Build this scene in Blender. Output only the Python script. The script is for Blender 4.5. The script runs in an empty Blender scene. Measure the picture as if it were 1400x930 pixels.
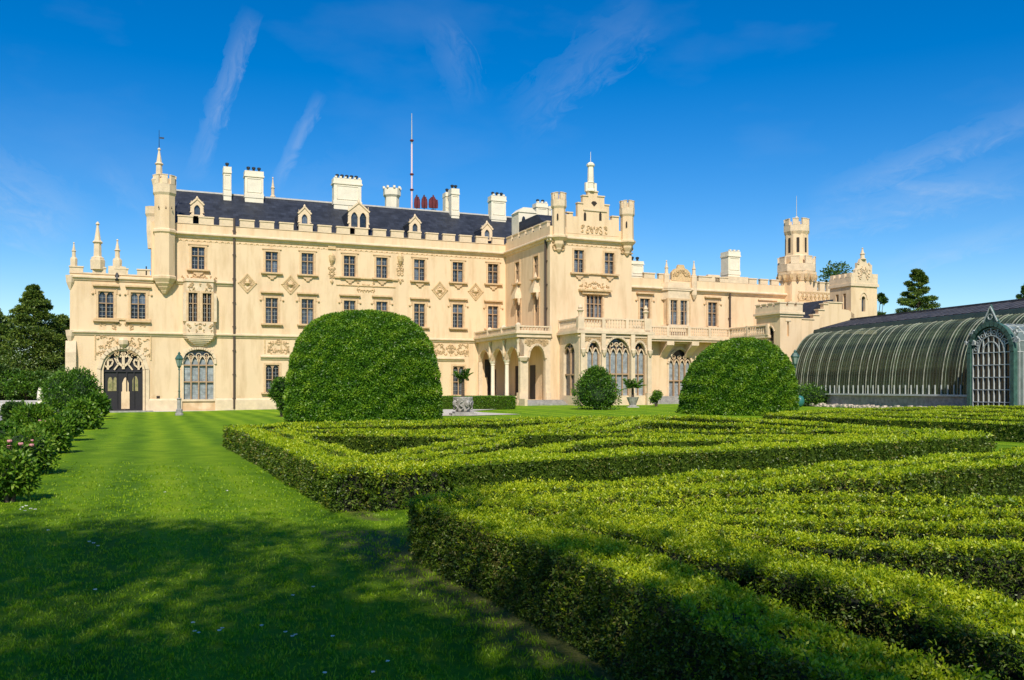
import bpy, math, random
import numpy as np
from mathutils import Vector, Matrix
sc = bpy.context.scene
COL = sc.collection
random.seed(7)
RNG = np.random.default_rng(11)
PI = math.pi

# ------------------------------------------------------------------ camera
CAMZ = 2.2
F = 1200.0          # focal length in photograph pixels (1400 wide)
HOR = 530.0         # image row of the horizon in the photograph
cam_d = bpy.data.cameras.new('camera')
cam = bpy.data.objects.new('camera', cam_d)
COL.objects.link(cam)
cam.location = (0, 0, CAMZ)
cam.rotation_euler = (PI/2, 0, 0)
cam_d.sensor_width = 36.0
cam_d.lens = 36.0*F/1400.0
cam_d.shift_y = (HOR-465.0)/1400.0
cam_d.clip_start = 0.1
cam_d.clip_end = 6000
sc.camera = cam

# ------------------------------------------------------------------ light
SUN_AZ = math.radians(-3)     # sun stands behind the viewer
SUN_EL = math.radians(43)
S = Vector((-math.sin(SUN_AZ)*math.cos(SUN_EL), -math.cos(SUN_AZ)*math.cos(SUN_EL), math.sin(SUN_EL)))
sd = bpy.data.lights.new('sun', 'SUN')
sd.energy = 5.0
sd.angle = math.radians(0.55)
sd.color = (1.0, 0.93, 0.82)
sun = bpy.data.objects.new('sun', sd)
COL.objects.link(sun)
sun.rotation_euler = S.to_track_quat('Z', 'Y').to_euler()
sun.location = (0, -40, 60)

w = bpy.data.worlds.new('World'); sc.world = w
w.use_nodes = True
nt = w.node_tree; N = nt.nodes; K = nt.links
bg = N['Background']
sky = N.new('ShaderNodeTexSky')
sky.sky_type = 'NISHITA'; sky.sun_disc = False
sky.sun_elevation = SUN_EL
sky.sun_rotation = math.atan2(S.x, S.y)
sky.altitude = 200; sky.air_density = 1.0; sky.dust_density = 0.25; sky.ozone_density = 3.0
tc = N.new('ShaderNodeTexCoord')
sep = N.new('ShaderNodeSeparateXYZ'); K.new(tc.outputs['Generated'], sep.inputs[0])
def mth(op, a, b=None, c=None, clamp=False):
    n = N.new('ShaderNodeMath'); n.operation = op; n.use_clamp = clamp
    for i, v in enumerate((a, b, c)):
        if v is None: continue
        if isinstance(v, (int, float)): n.inputs[i].default_value = v
        else: K.new(v, n.inputs[i])
    return n.outputs[0]
az = mth('ARCTAN2', sep.outputs[0], sep.outputs[1])       # heading, 0 straight ahead (+Y)
el = mth('ARCSINE', sep.outputs[2])
def pa(px, py):                                            # a picture point as heading and elevation (radians)
    x = (px-700)/F; z = (HOR-py)/F
    return math.atan2(x, 1), math.atan2(z, math.hypot(x, 1))
cmb = N.new('ShaderNodeCombineXYZ'); K.new(az, cmb.inputs[0]); K.new(el, cmb.inputs[1])
def streak(p0, p1, wd, amp, seed, sx=5.0, sy=26.0):
    wd *= .78
    a0, e0 = pa(*p0); a1, e1 = pa(*p1)
    L = math.hypot(a1-a0, e1-e0); dx, dy = (a1-a0)/L, (e1-e0)/L
    da = mth('SUBTRACT', az, a0); de = mth('SUBTRACT', el, e0)
    t = mth('ADD', mth('MULTIPLY', da, dx/L), mth('MULTIPLY', de, dy/L))
    q = mth('ADD', mth('MULTIPLY', da, -dy/wd), mth('MULTIPLY', de, dx/wd))
    cv = N.new('ShaderNodeCombineXYZ'); K.new(mth('MULTIPLY', t, L), cv.inputs[0]); K.new(mth('MULTIPLY', q, wd), cv.inputs[1]); cv.inputs[2].default_value = seed
    mp = N.new('ShaderNodeMapping'); mp.inputs['Scale'].default_value = (sx*3.4, sy*1.5, 1); mp.inputs['Rotation'].default_value = (0, 0, 0.12); K.new(cv.outputs[0], mp.inputs[0])
    nz = N.new('ShaderNodeTexNoise'); nz.inputs['Scale'].default_value = 1.6; nz.inputs['Detail'].default_value = 9; nz.inputs['Roughness'].default_value = 0.66
    nz.inputs['Distortion'].default_value = 1.1
    K.new(mp.outputs[0], nz.inputs[0])
    qw = mth('ADD', q, mth('MULTIPLY', mth('SUBTRACT', nz.outputs[0], 0.5), 2.2))
    across = mth('SUBTRACT', 1.0, mth('MULTIPLY', qw, qw), clamp=True)
    tt = mth('SUBTRACT', mth('MULTIPLY', t, 2.0), 1.0)
    along = mth('SUBTRACT', 1.0, mth('MULTIPLY', tt, tt), clamp=True)
    k = mth('MULTIPLY', mth('MULTIPLY', across, along), mth('MULTIPLY', mth('POWER', nz.outputs[0], 1.8), amp*1.05))
    return k
cl = None
for a in [((262, 250), (345, 10), 0.017, .46, 1.0), ((372, 262), (440, 125), 0.012, .44, 2.0),
          ((690, 175), (900, 5), 0.04, .20, 3.0), ((650, 150), (590, 20), 0.03, .16, 4.0),
          ((-60, 205), (130, 310), 0.035, .34, 5.0), ((-70, 260), (90, 340), 0.03, .30, 6.0), ((130, 220), (215, 300), 0.02, .16, 6.5),
          ((1100, 275), (1460, 140), 0.022, .34, 7.0), ((1060, 320), (1440, 225), 0.03, .30, 8.0), ((1180, 250), (1420, 265), 0.010, .30, 9.0),
          ((1190, 372), (1440, 300), 0.018, .26, 10.0), ((300, 300), (560, 230), 0.05, .12, 11.0)]:
    k = streak(*a)
    cl = k if cl is None else mth('ADD', cl, k)
mp = N.new('ShaderNodeMapping'); mp.inputs['Scale'].default_value = (2.0, 5.0, 1); mp.inputs['Rotation'].default_value = (0, 0, 0.3); K.new(cmb.outputs[0], mp.inputs[0])
nz = N.new('ShaderNodeTexNoise'); nz.inputs['Scale'].default_value = 2.0; nz.inputs['Detail'].default_value = 6; K.new(mp.outputs[0], nz.inputs[0])
veil = mth('MULTIPLY', mth('SUBTRACT', nz.outputs[0], 0.52, clamp=True), 0.22)
cl = mth('MINIMUM', mth('ADD', cl, veil), 0.8)
hs = N.new('ShaderNodeHueSaturation'); hs.inputs['Saturation'].default_value = 1.5; hs.inputs['Hue'].default_value = 0.507; hs.inputs['Value'].default_value = 1.24
K.new(sky.outputs[0], hs.inputs['Color'])
mx = N.new('ShaderNodeMix'); mx.data_type = 'RGBA'
K.new(cl, mx.inputs[0]); K.new(hs.outputs[0], mx.inputs[6]); mx.inputs[7].default_value = (6.4, 7.0, 7.6, 1)
K.new(mx.outputs[2], bg.inputs[0])
bg.inputs[1].default_value = 0.11

sc.view_settings.view_transform = 'Standard'
sc.view_settings.look = 'None'
sc.view_settings.exposure = 0.0
sc.view_settings.gamma = 1.0
sc.render.engine = 'CYCLES'
sc.cycles.max_bounces = 6
sc.cycles.transparent_max_bounces = 12
sc.cycles.caustics_reflective = False
sc.cycles.caustics_refractive = False

# ------------------------------------------------------------------ helpers: ground and picture
def sstep(a, b, x):
    t = np.clip((x-a)/(b-a), 0, 1); return t*t*(3-2*t)
def ground(x, y):                                          # gentle rise of the park towards the glasshouse
    k = sstep(30, 80, y)
    far = -0.16 + 0.62*sstep(-40, 8, x) + 0.10*sstep(20, 45, x)
    return k*far
def gz(x, y): return float(ground(np.float64(x), np.float64(y)))
def unp(px, py, h=0.0):                                    # picture point -> world point at height h over the ground
    g = 0.0
    for _ in range(12):
        Y = (CAMZ-h-g)*F/(py-HOR); X = (px-700)/F*Y
        g = 0.5*g + 0.5*gz(X, Y)
    return X, Y

# ------------------------------------------------------------------ materials
MATS = {}
def mat(name, col, rough=0.7, var=0.0, vscale=3.0, bump=0.0, bscale=20.0, col2=None, metal=0.0, spec=0.5, stretch=(1, 1, 1), coat=0):
    m = bpy.data.materials.new(name); m.use_nodes = True; MATS[name] = m
    t = m.node_tree; n = t.nodes; l = t.links; b = n['Principled BSDF']
    b.inputs['Roughness'].default_value = rough; b.inputs['Metallic'].default_value = metal
    b.inputs['Specular IOR Level'].default_value = spec
    b.inputs['Base Color'].default_value = (*col, 1)
    if var > 0 or col2:
        c = n.new('ShaderNodeTexCoord'); mp = n.new('ShaderNodeMapping'); mp.inputs['Scale'].default_value = stretch
        l.new(c.outputs['Object'], mp.inputs[0])
        z = n.new('ShaderNodeTexNoise'); z.inputs['Scale'].default_value = vscale; z.inputs['Detail'].default_value = 6; z.inputs['Roughness'].default_value = .62
        l.new(mp.outputs[0], z.inputs[0])
        r = n.new('ShaderNodeValToRGB'); l.new(z.outputs[0], r.inputs[0])
        c2 = col2 if col2 else tuple(min(1, v*(1-var)) for v in col)
        c1 = col if col2 else tuple(min(1, v*(1+var*.6)) for v in col)
        r.color_ramp.elements[0].position = .32; r.color_ramp.elements[0].color = (*c2, 1)
        r.color_ramp.elements[1].position = .68; r.color_ramp.elements[1].color = (*c1, 1)
        l.new(r.outputs[0], b.inputs['Base Color'])
    if bump > 0:
        c = n.new('ShaderNodeTexCoord')
        z2 = n.new('ShaderNodeTexNoise'); z2.inputs['Scale'].default_value = bscale; z2.inputs['Detail'].default_value = 5
        l.new(c.outputs['Object'], z2.inputs[0])
        bp = n.new('ShaderNodeBump'); bp.inputs['Strength'].default_value = bump; bp.inputs['Distance'].default_value = .05
        l.new(z2.outputs[0], bp.inputs['Height']); l.new(bp.outputs[0], b.inputs['Normal'])
    return m

def leafmat(name, stops, trans=0.25, gloss=0.12, patch=0.25, pscale=1.2):
    """stops: colours from the leaf's own random value; patch: slow colour drift over the plant"""
    m = bpy.data.materials.new(name); m.use_nodes = True; MATS[name] = m
    t = m.node_tree; n = t.nodes; l = t.links
    for x in list(n): n.remove(x)
    out = n.new('ShaderNodeOutputMaterial')
    at = n.new('ShaderNodeAttribute'); at.attribute_name = 'rnd'
    tcn = n.new('ShaderNodeTexCoord')
    z = n.new('ShaderNodeTexNoise'); z.inputs['Scale'].default_value = pscale; z.inputs['Detail'].default_value = 4; l.new(tcn.outputs['Object'], z.inputs[0])
    a1 = n.new('ShaderNodeMath'); a1.operation = 'MULTIPLY_ADD'; l.new(z.outputs[0], a1.inputs[0]); a1.inputs[1].default_value = patch*2.4; a1.inputs[2].default_value = -patch*1.2
    a2 = n.new('ShaderNodeMath'); a2.operation = 'ADD'; a2.use_clamp = True; l.new(at.outputs['Fac'], a2.inputs[0]); l.new(a1.outputs[0], a2.inputs[1])
    r = n.new('ShaderNodeValToRGB'); l.new(a2.outputs[0], r.inputs[0])
    e = r.color_ramp.elements
    while len(e) < len(stops): e.new(0.5)
    for i, c in enumerate(stops):
        e[i].position = i/(len(stops)-1); e[i].color = (*c, 1)
    d = n.new('ShaderNodeBsdfDiffuse'); l.new(r.outputs[0], d.inputs[0])
    tr = n.new('ShaderNodeBsdfTranslucent'); l.new(r.outputs[0], tr.inputs[0])
    g = n.new('ShaderNodeBsdfGlossy'); g.inputs['Roughness'].default_value = .45; g.inputs['Color'].default_value = (.5, .5, .45, 1)
    m1 = n.new('ShaderNodeMixShader'); m1.inputs[0].default_value = trans; l.new(d.outputs[0], m1.inputs[1]); l.new(tr.outputs[0], m1.inputs[2])
    m2 = n.new('ShaderNodeMixShader'); m2.inputs[0].default_value = gloss; l.new(m1.outputs[0], m2.inputs[1]); l.new(g.outputs[0], m2.inputs[2])
    l.new(m2.outputs[0], out.inputs[0])
    return m

# ------------------------------------------------------------------ mesh builder (x along the wall, y into the wall, z up)
class MB:
    def __init__(s): s.v = []; s.f = []; s.mi = []; s.cur = 0
    def add(s, vs, fs):
        o = len(s.v); s.v += [tuple(map(float, p)) for p in vs]
        for f in fs: s.f.append([o+i for i in f]); s.mi.append(s.cur)
        return s
    def box(s, x0, x1, y0, y1, z0, z1):
        return s.add([(x0, y0, z0), (x1, y0, z0), (x1, y1, z0), (x0, y1, z0), (x0, y0, z1), (x1, y0, z1), (x1, y1, z1), (x0, y1, z1)],
                     [(0, 3, 2, 1), (4, 5, 6, 7), (0, 1, 5, 4), (1, 2, 6, 5), (2, 3, 7, 6), (3, 0, 4, 7)])
    def pxz(s, poly, y0, y1):
        n = len(poly)
        # counter-clockwise in xz seen from -y
        A = sum(poly[i][0]*poly[(i+1) % n][1]-poly[(i+1) % n][0]*poly[i][1] for i in range(n))
        if A < 0: poly = poly[::-1]
        vs = [(p[0], y0, p[1]) for p in poly]+[(p[0], y1, p[1]) for p in poly]
        return s.add(vs, [tuple(range(n)), tuple(range(2*n-1, n-1, -1))]+[(i, i+n, (i+1) % n+n, (i+1) % n) for i in range(n)])
    def pyz(s, poly, x0, x1):
        n = len(poly)
        A = sum(poly[i][0]*poly[(i+1) % n][1]-poly[(i+1) % n][0]*poly[i][1] for i in range(n))
        if A < 0: poly = poly[::-1]
        vs = [(x1, p[0], p[1]) for p in poly]+[(x0, p[0], p[1]) for p in poly]
        return s.add(vs, [tuple(range(n)), tuple(range(2*n-1, n-1, -1))]+[(i, i+n, (i+1) % n+n, (i+1) % n) for i in range(n)])
    def pxy(s, poly, z0, z1):
        n = len(poly)
        A = sum(poly[i][0]*poly[(i+1) % n][1]-poly[(i+1) % n][0]*poly[i][1] for i in range(n))
        if A < 0: poly = poly[::-1]
        vs = [(p[0], p[1], z1) for p in poly]+[(p[0], p[1], z0) for p in poly]
        return s.add(vs, [tuple(range(n)), tuple(range(2*n-1, n-1, -1))]+[(i, i+n, (i+1) % n+n, (i+1) % n) for i in range(n)])
    def lathe(s, prof, n=8, cx=0, cy=0, ph=None):
        if ph is None: ph = PI/n
        vs = []; m = len(prof)
        for r, z in prof:
            for k in range(n):
                a = ph+2*PI*k/n; vs.append((cx+r*math.cos(a), cy+r*math.sin(a), z))
        fs = []
        for j in range(m-1):
            for k in range(n):
                k2 = (k+1) % n; fs.append((j*n+k, j*n+k2, (j+1)*n+k2, (j+1)*n+k))
        fs.append(tuple(range(n-1, -1, -1))); fs.append(tuple((m-1)*n+k for k in range(n)))
        return s.add(vs, fs)
    def tube(s, p0, p1, r0, r1=None, n=6):
        r1 = r0 if r1 is None else r1
        p0 = Vector(p0); p1 = Vector(p1); d = (p1-p0).normalized()
        a = d.orthogonal().normalized(); b = d.cross(a)
        vs = [p0+(a*math.cos(2*PI*k/n)+b*math.sin(2*PI*k/n))*r0 for k in range(n)]+[p1+(a*math.cos(2*PI*k/n)+b*math.sin(2*PI*k/n))*r1 for k in range(n)]
        return s.add(vs, [(k, (k+1) % n, (k+1) % n+n, k+n) for k in range(n)]+[tuple(range(n-1, -1, -1)), tuple(range(n, 2*n))])
    def path(s, pts, r, n=5):
        for i in range(len(pts)-1): s.tube(pts[i], pts[i+1], r, r, n)
        return s
    def band(s, pts, wd, y0, y1):                           # a moulding of width wd following points in xz
        for i in range(len(pts)-1):
            (xa, za), (xb, zb) = pts[i], pts[i+1]
            L = math.hypot(xb-xa, zb-za) or 1; nx, nz = -(zb-za)/L*wd/2, (xb-xa)/L*wd/2
            ex, ez = (xb-xa)/L*wd*.15, (zb-za)/L*wd*.15
            s.pxz([(xa-nx-ex, za-nz-ez), (xb-nx+ex, zb-nz+ez), (xb+nx+ex, zb+nz+ez), (xa+nx-ex, za+nz-ez)], y0, y1)
        return s
    def mesh(s, name, mats, smooth=False):
        me = bpy.data.meshes.new(name); me.from_pydata(s.v, [], s.f)
        for m in (mats if isinstance(mats, (list, tuple)) else [mats]): me.materials.append(m)
        if any(s.mi): me.polygons.foreach_set('material_index', s.mi)
        if smooth: me.polygons.foreach_set('use_smooth', [True]*len(s.f))
        me.update(); return me
def put(name, me, parent=None, loc=(0, 0, 0), rz=0.0, label=None, kind=None):
    o = bpy.data.objects.new(name, me); COL.objects.link(o); o.location = loc; o.rotation_euler = (0, 0, rz)
    if parent is not None: o.parent = parent
    if label: o['label'] = label
    if kind: o['kind'] = kind
    return o
def obj(name, mb, m, parent=None, loc=(0, 0, 0), rz=0.0, label=None, kind=None, smooth=False):
    return put(name, mb.mesh(name, m, smooth), parent, loc, rz, label, kind)
def thing(name, label, cat, loc=(0, 0, 0), rz=0.0, group=None):
    o = bpy.data.objects.new(name, None); COL.objects.link(o); o.location = loc; o.rotation_euler = (0, 0, rz)
    o.empty_display_size = .3
    tag(o, label, cat, group); return o
def tag(o, label, cat, group=None):
    o['label'] = label; o['category'] = cat
    if group: o['group'] = group
    return o

# ------------------------------------------------------------------ numpy meshes: leaves
def npmesh(name, V, Q, mi, rnd, mats, smooth=False):
    me = bpy.data.meshes.new(name)
    V = np.asarray(V, np.float32); Q = np.asarray(Q, np.int32)
    me.vertices.add(len(V)); me.vertices.foreach_set('co', V.ravel())
    me.loops.add(Q.size); me.loops.foreach_set('vertex_index', Q.ravel())
    me.polygons.add(len(Q)); me.polygons.foreach_set('loop_start', np.arange(0, Q.size, 4, dtype=np.int32))
    me.polygons.foreach_set('material_index', np.asarray(mi, np.int32))
    for m in mats: me.materials.append(m)
    me.update(calc_edges=True)
    if not smooth: me.shade_flat()
    a = me.attributes.new('rnd', 'FLOAT', 'FACE'); a.data.foreach_set('value', np.asarray(rnd, np.float32))
    return me
class NB:
    """collects quads"""
    def __init__(s): s.V = []; s.Q = []; s.m = []; s.r = []; s.n = 0
    def add(s, V, Q, mi, rnd):
        V = np.asarray(V, float).reshape(-1, 3); Q = np.asarray(Q, int).reshape(-1, 4)
        s.V.append(V); s.Q.append(Q+s.n); s.n += len(V)
        s.m.append(np.broadcast_to(np.asarray(mi), (len(Q),))); s.r.append(np.broadcast_to(np.asarray(rnd, float), (len(Q),)))
    def leaves(s, P, D, L, W, mi=1, rnd=None, up=None):
        n = len(P)
        if n == 0: return
        D = D/np.maximum(np.linalg.norm(D, axis=1, keepdims=True), 1e-6)
        R = RNG.normal(size=(n, 3)) if up is None else up+RNG.normal(size=(n, 3))*.6
        Sd = np.cross(D, R); Sd /= np.maximum(np.linalg.norm(Sd, axis=1, keepdims=True), 1e-6)
        L = np.broadcast_to(L, (n,))[:, None]; W = np.broadcast_to(W, (n,))[:, None]
        V = np.stack([P, P+D*L*.45+Sd*W*.5, P+D*L, P+D*L*.45-Sd*W*.5], 1).reshape(-1, 3)
        Q = np.arange(4*n).reshape(-1, 4)
        s.add(V, Q, mi, RNG.random(n) if rnd is None else rnd)
    def tube(s, p0, p1, r0, r1, mi=0, n=6):
        p0 = np.array(p0, float); p1 = np.array(p1, float); d = p1-p0; d /= np.linalg.norm(d)+1e-9
        a = np.cross(d, [.3, .9, .2]); a /= np.linalg.norm(a)+1e-9; b = np.cross(d, a)
        k = np.arange(n)*2*PI/n; c = np.cos(k)[:, None]*a+np.sin(k)[:, None]*b
        V = np.vstack([p0+c*r0, p1+c*r1]); i = np.arange(n); j = (i+1) % n
        s.add(V, np.stack([i, j, j+n, i+n], 1), mi, .5)
    def mesh(s, name, mats):
        return npmesh(name, np.vstack(s.V), np.vstack(s.Q), np.concatenate(s.m), np.concatenate(s.r), mats)
# ------------------------------------------------------------------ material palette
plaster = mat('cream_plaster', (.77, .565, .345), .85, var=.05, vscale=.35, bump=.12, bscale=14, spec=.25)
def add_streaks(m):
    t = m.node_tree; n = t.nodes; l = t.links; b = n['Principled BSDF']
    src = b.inputs['Base Color'].links[0].from_socket
    c = n.new('ShaderNodeTexCoord'); mp = n.new('ShaderNodeMapping'); mp.inputs['Scale'].default_value = (.75, .75, .14); l.new(c.outputs['Object'], mp.inputs[0])
    z = n.new('ShaderNodeTexNoise'); z.inputs['Scale'].default_value = 1.6; z.inputs['Detail'].default_value = 5; z.inputs['Roughness'].default_value = .6; l.new(mp.outputs[0], z.inputs[0])
    r = n.new('ShaderNodeValToRGB'); r.color_ramp.elements[0].position = .47; r.color_ramp.elements[0].color = (1, 1, 1, 1); r.color_ramp.elements[1].position = .85; r.color_ramp.elements[1].color = (.72, .65, .55, 1)
    l.new(z.outputs[0], r.inputs[0])
    m2 = n.new('ShaderNodeMix'); m2.data_type = 'RGBA'; m2.blend_type = 'MULTIPLY'; m2.inputs[0].default_value = 1
    l.new(src, m2.inputs[6]); l.new(r.outputs[0], m2.inputs[7])
    # splash dirt and damp with a ragged edge low on the wall
    sp = n.new('ShaderNodeSeparateXYZ'); l.new(c.outputs['Object'], sp.inputs[0]); z3 = n.new('ShaderNodeTexNoise'); z3.inputs['Scale'].default_value = .9; z3.inputs['Detail'].default_value = 6; l.new(c.outputs['Object'], z3.inputs[0])
    q1 = n.new('ShaderNodeMath'); q1.operation = 'MULTIPLY_ADD'; l.new(z3.outputs[0], q1.inputs[0]); q1.inputs[1].default_value = 5.0; q1.inputs[2].default_value = -1.4
    q2 = n.new('ShaderNodeMath'); q2.operation = 'SUBTRACT'; q2.use_clamp = True; l.new(q1.outputs[0], q2.inputs[0]); l.new(sp.outputs[2], q2.inputs[1])
    m3 = n.new('ShaderNodeMix'); m3.data_type = 'RGBA'; m3.blend_type = 'MULTIPLY'; l.new(q2.outputs[0], m3.inputs[0]); l.new(m2.outputs[2], m3.inputs[6]); m3.inputs[7].default_value = (.78, .72, .64, 1)
    l.new(m3.outputs[2], b.inputs['Base Color'])
add_streaks(plaster)
tanstone = mat('tan_window_stone', (.66, .45, .25), .85, var=.2, vscale=2.5, bump=.25, bscale=25, spec=.25)
stone = mat('cream_stone', (.73, .56, .365), .85, var=.16, vscale=1.6, bump=.25, bscale=25, spec=.25)
carved = mat('carved_stone', (.66, .46, .24), .9, var=.25, vscale=5, bump=.5, bscale=16, spec=.2)
palestone = mat('pale_chimney_plaster', (.80, .71, .54), .85, var=.10, vscale=1.0, bump=.15, bscale=20, spec=.25)
mullion = mat('mullion_stone', (.42, .27, .15), .8, var=.2, vscale=4)
darkwood = mat('dark_wood', (.014, .011, .012), .6, var=.3, vscale=6)
glass = mat('window_glass', (.05, .06, .075), .08, col2=(.012, .014, .018), vscale=1.3, spec=.6)
curtain = mat('curtained_glass', (.40, .44, .45), .2, col2=(.16, .18, .19), vscale=2.2, spec=.6)
lead = mat('pale_lead', (.34, .34, .32), .6)
def paneglass(m):
    t = m.node_tree; n = t.nodes; l = t.links; b = n['Principled BSDF']
    src = b.inputs['Base Color'].links[0].from_socket
    oi = n.new('ShaderNodeObjectInfo'); r = n.new('ShaderNodeValToRGB'); l.new(oi.outputs['Random'], r.inputs[0]); r.color_ramp.interpolation = 'CONSTANT'
    e = r.color_ramp.elements; e[0].position = 0; e[0].color = (.6, .6, .6, 1); e[1].position = .45; e[1].color = (1.6, 1.6, 1.6, 1)
    x = e.new(.72); x.color = (3.5, 3.6, 3.6, 1); x = e.new(.92); x.color = (.3, .25, .25, 1)
    m2 = n.new('ShaderNodeMix'); m2.data_type = 'RGBA'; m2.blend_type = 'MULTIPLY'; m2.inputs[0].default_value = 1; m2.clamp_result = False
    l.new(src, m2.inputs[6]); l.new(r.outputs[0], m2.inputs[7]); l.new(m2.outputs[2], b.inputs['Base Color'])
    z = n.new('ShaderNodeTexNoise'); z.inputs['Scale'].default_value = 2.5; c = n.new('ShaderNodeTexCoord'); 
    va = n.new('ShaderNodeVectorMath'); va.operation = 'MULTIPLY_ADD'; l.new(oi.outputs['Random'], va.inputs[0]); va.inputs[1].default_value = (40, 20, 30); l.new(c.outputs['Object'], va.inputs[2]); l.new(va.outputs[0], z.inputs[0])
    bp = n.new('ShaderNodeBump'); bp.inputs['Strength'].default_value = .35; bp.inputs['Distance'].default_value = .12; l.new(z.outputs[0], bp.inputs['Height']); l.new(bp.outputs[0], b.inputs['Normal'])
paneglass(glass)
slate = mat('dark_slate', (.030, .034, .044), .55, var=.35, vscale=1.2, bump=.3, bscale=9, spec=.4)
def courses(m, sx, sz, dark=.6):
    t = m.node_tree; n = t.nodes; l = t.links; b = n['Principled BSDF']; src = b.inputs['Base Color'].links[0].from_socket
    c = n.new('ShaderNodeTexCoord'); sp = n.new('ShaderNodeSeparateXYZ'); l.new(c.outputs['Object'], sp.inputs[0]); cb = n.new('ShaderNodeCombineXYZ'); l.new(sp.outputs[0], cb.inputs[0]); l.new(sp.outputs[2], cb.inputs[1])
    k = n.new('ShaderNodeTexBrick'); l.new(cb.outputs[0], k.inputs[0]); k.inputs['Scale'].default_value = 1; k.inputs['Brick Width'].default_value = sx; k.inputs['Row Height'].default_value = sz; k.inputs['Mortar Size'].default_value = .012
    k.inputs['Color1'].default_value = (1.25, 1.25, 1.3, 1); k.inputs['Color2'].default_value = (.7, .7, .72, 1); k.inputs['Mortar'].default_value = (dark, dark, dark, 1)
    m2 = n.new('ShaderNodeMix'); m2.data_type = 'RGBA'; m2.blend_type = 'MULTIPLY'; m2.inputs[0].default_value = 1; l.new(src, m2.inputs[6]); l.new(k.outputs[0], m2.inputs[7]); l.new(m2.outputs[2], b.inputs['Base Color'])
courses(slate, .55, .30)
void = mat('dark_opening', (.035, .024, .016), .9)
iron = mat('dark_iron', (.02, .02, .02), .5)
pipem = mat('rusty_downpipe', (.07, .045, .03), .6)
greystone = mat('grey_stone', (.34, .32, .28), .9, var=.35, vscale=3, bump=.5, bscale=14)
palewall = mat('pale_wall_stone', (.55, .51, .45), .9, var=.15, vscale=3, bump=.3, bscale=14)
gravel = mat('pale_gravel', (.62, .56, .46), .95, var=.2, vscale=12, bump=.4, bscale=60)
greeniron = mat('green_iron', (.05, .12, .09), .5, var=.35, vscale=3)
whiteiron = mat('pale_grey_iron', (.48, .50, .46), .5, var=.2, vscale=4)
mastm = mat('mast_white', (.75, .55, .58), .5)
redm = mat('antenna_red', (.13, .012, .015), .6, var=.4, vscale=4)

# ------------------------------------------------------------------ castle frame
AX, AY = -41.4, 82.5
UX, UY = 0.9230, 0.3846
CROT = math.atan2(UY, UX)
def SS(px, t=0.0):                     # distance along the facade of a picture column, on a plane t metres in front of the main wall
    r = (px-700)/F
    # X = AX + UX s + UY t ; Y = AY + UY s - UX t ; X = rY
    return (r*(AY-UX*t)-AX-UY*t)/(UX-r*UY)
def YY(s, t): return AY+UY*s-UX*t
def ZZ(px, py, t=0.0): return CAMZ+(HOR-py)/F*YY(SS(px, t), t)
def TT(px, s):                         # distance out from the main wall on a side wall standing at s
    r = (px-700)/F
    return (r*(AY+UY*s)-AX-UX*s)/(UY+r*UX)
def ZS(px, py, s): return CAMZ+(HOR-py)/F*YY(s, TT(px, s))

castle = thing('castle', 'cream neo gothic castle with battlements, slate roof and turrets behind the garden', 'castle', (AX, AY, 0), CROT)

def archpts(x0, x1, z, rise, n=12, p=2.0, q=.62):
    c = (x0+x1)/2; hw = (x1-x0)/2; out = []
    for i in range(n+1):
        t = -1+2*i/n; out.append((c+hw*t, z+rise*max(0, 1-abs(t)**p)**q))
    return out
def gridwall(mb, x0, x1, z0, z1, holes, y=0.0, rev=.38):
    """flat wall face at y with rectangular openings and their reveals (plus thickness behind)"""
    hs = [(max(a, x0), min(b, x1), max(c, z0), min(d, z1)) for a, b, c, d in holes if b > x0 and a < x1 and d > z0 and c < z1]
    xs = sorted(set([x0, x1]+[v for h in hs for v in h[:2]])); zs = sorted(set([z0, z1]+[v for h in hs for v in h[2:]]))
    for i in range(len(xs)-1):
        for j in range(len(zs)-1):
            cx = (xs[i]+xs[i+1])/2; cz = (zs[j]+zs[j+1])/2
            if any(a < cx < b and c < cz < d for a, b, c, d in hs): continue
            mb.add([(xs[i], y, zs[j]), (xs[i+1], y, zs[j]), (xs[i+1], y, zs[j+1]), (xs[i], y, zs[j+1])], [(0, 1, 2, 3)])
    for a, b, c, d in hs:
        mb.add([(a, y, c), (a, y+rev, c), (a, y+rev, d), (a, y, d)], [(0, 1, 2, 3)])
        mb.add([(b, y, c), (b, y+rev, c), (b, y+rev, d), (b, y, d)], [(3, 2, 1, 0)])
        mb.add([(a, y, c), (b, y, c), (b, y+rev, c), (a, y+rev, c)], [(0, 1, 2, 3)])
        mb.add([(a, y, d), (b, y, d), (b, y+rev, d), (a, y+rev, d)], [(3, 2, 1, 0)])
        mb.add([(a, y+rev, c), (b, y+rev, c), (b, y+rev, d), (a, y+rev, d)], [(0, 1, 2, 3)])

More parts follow.
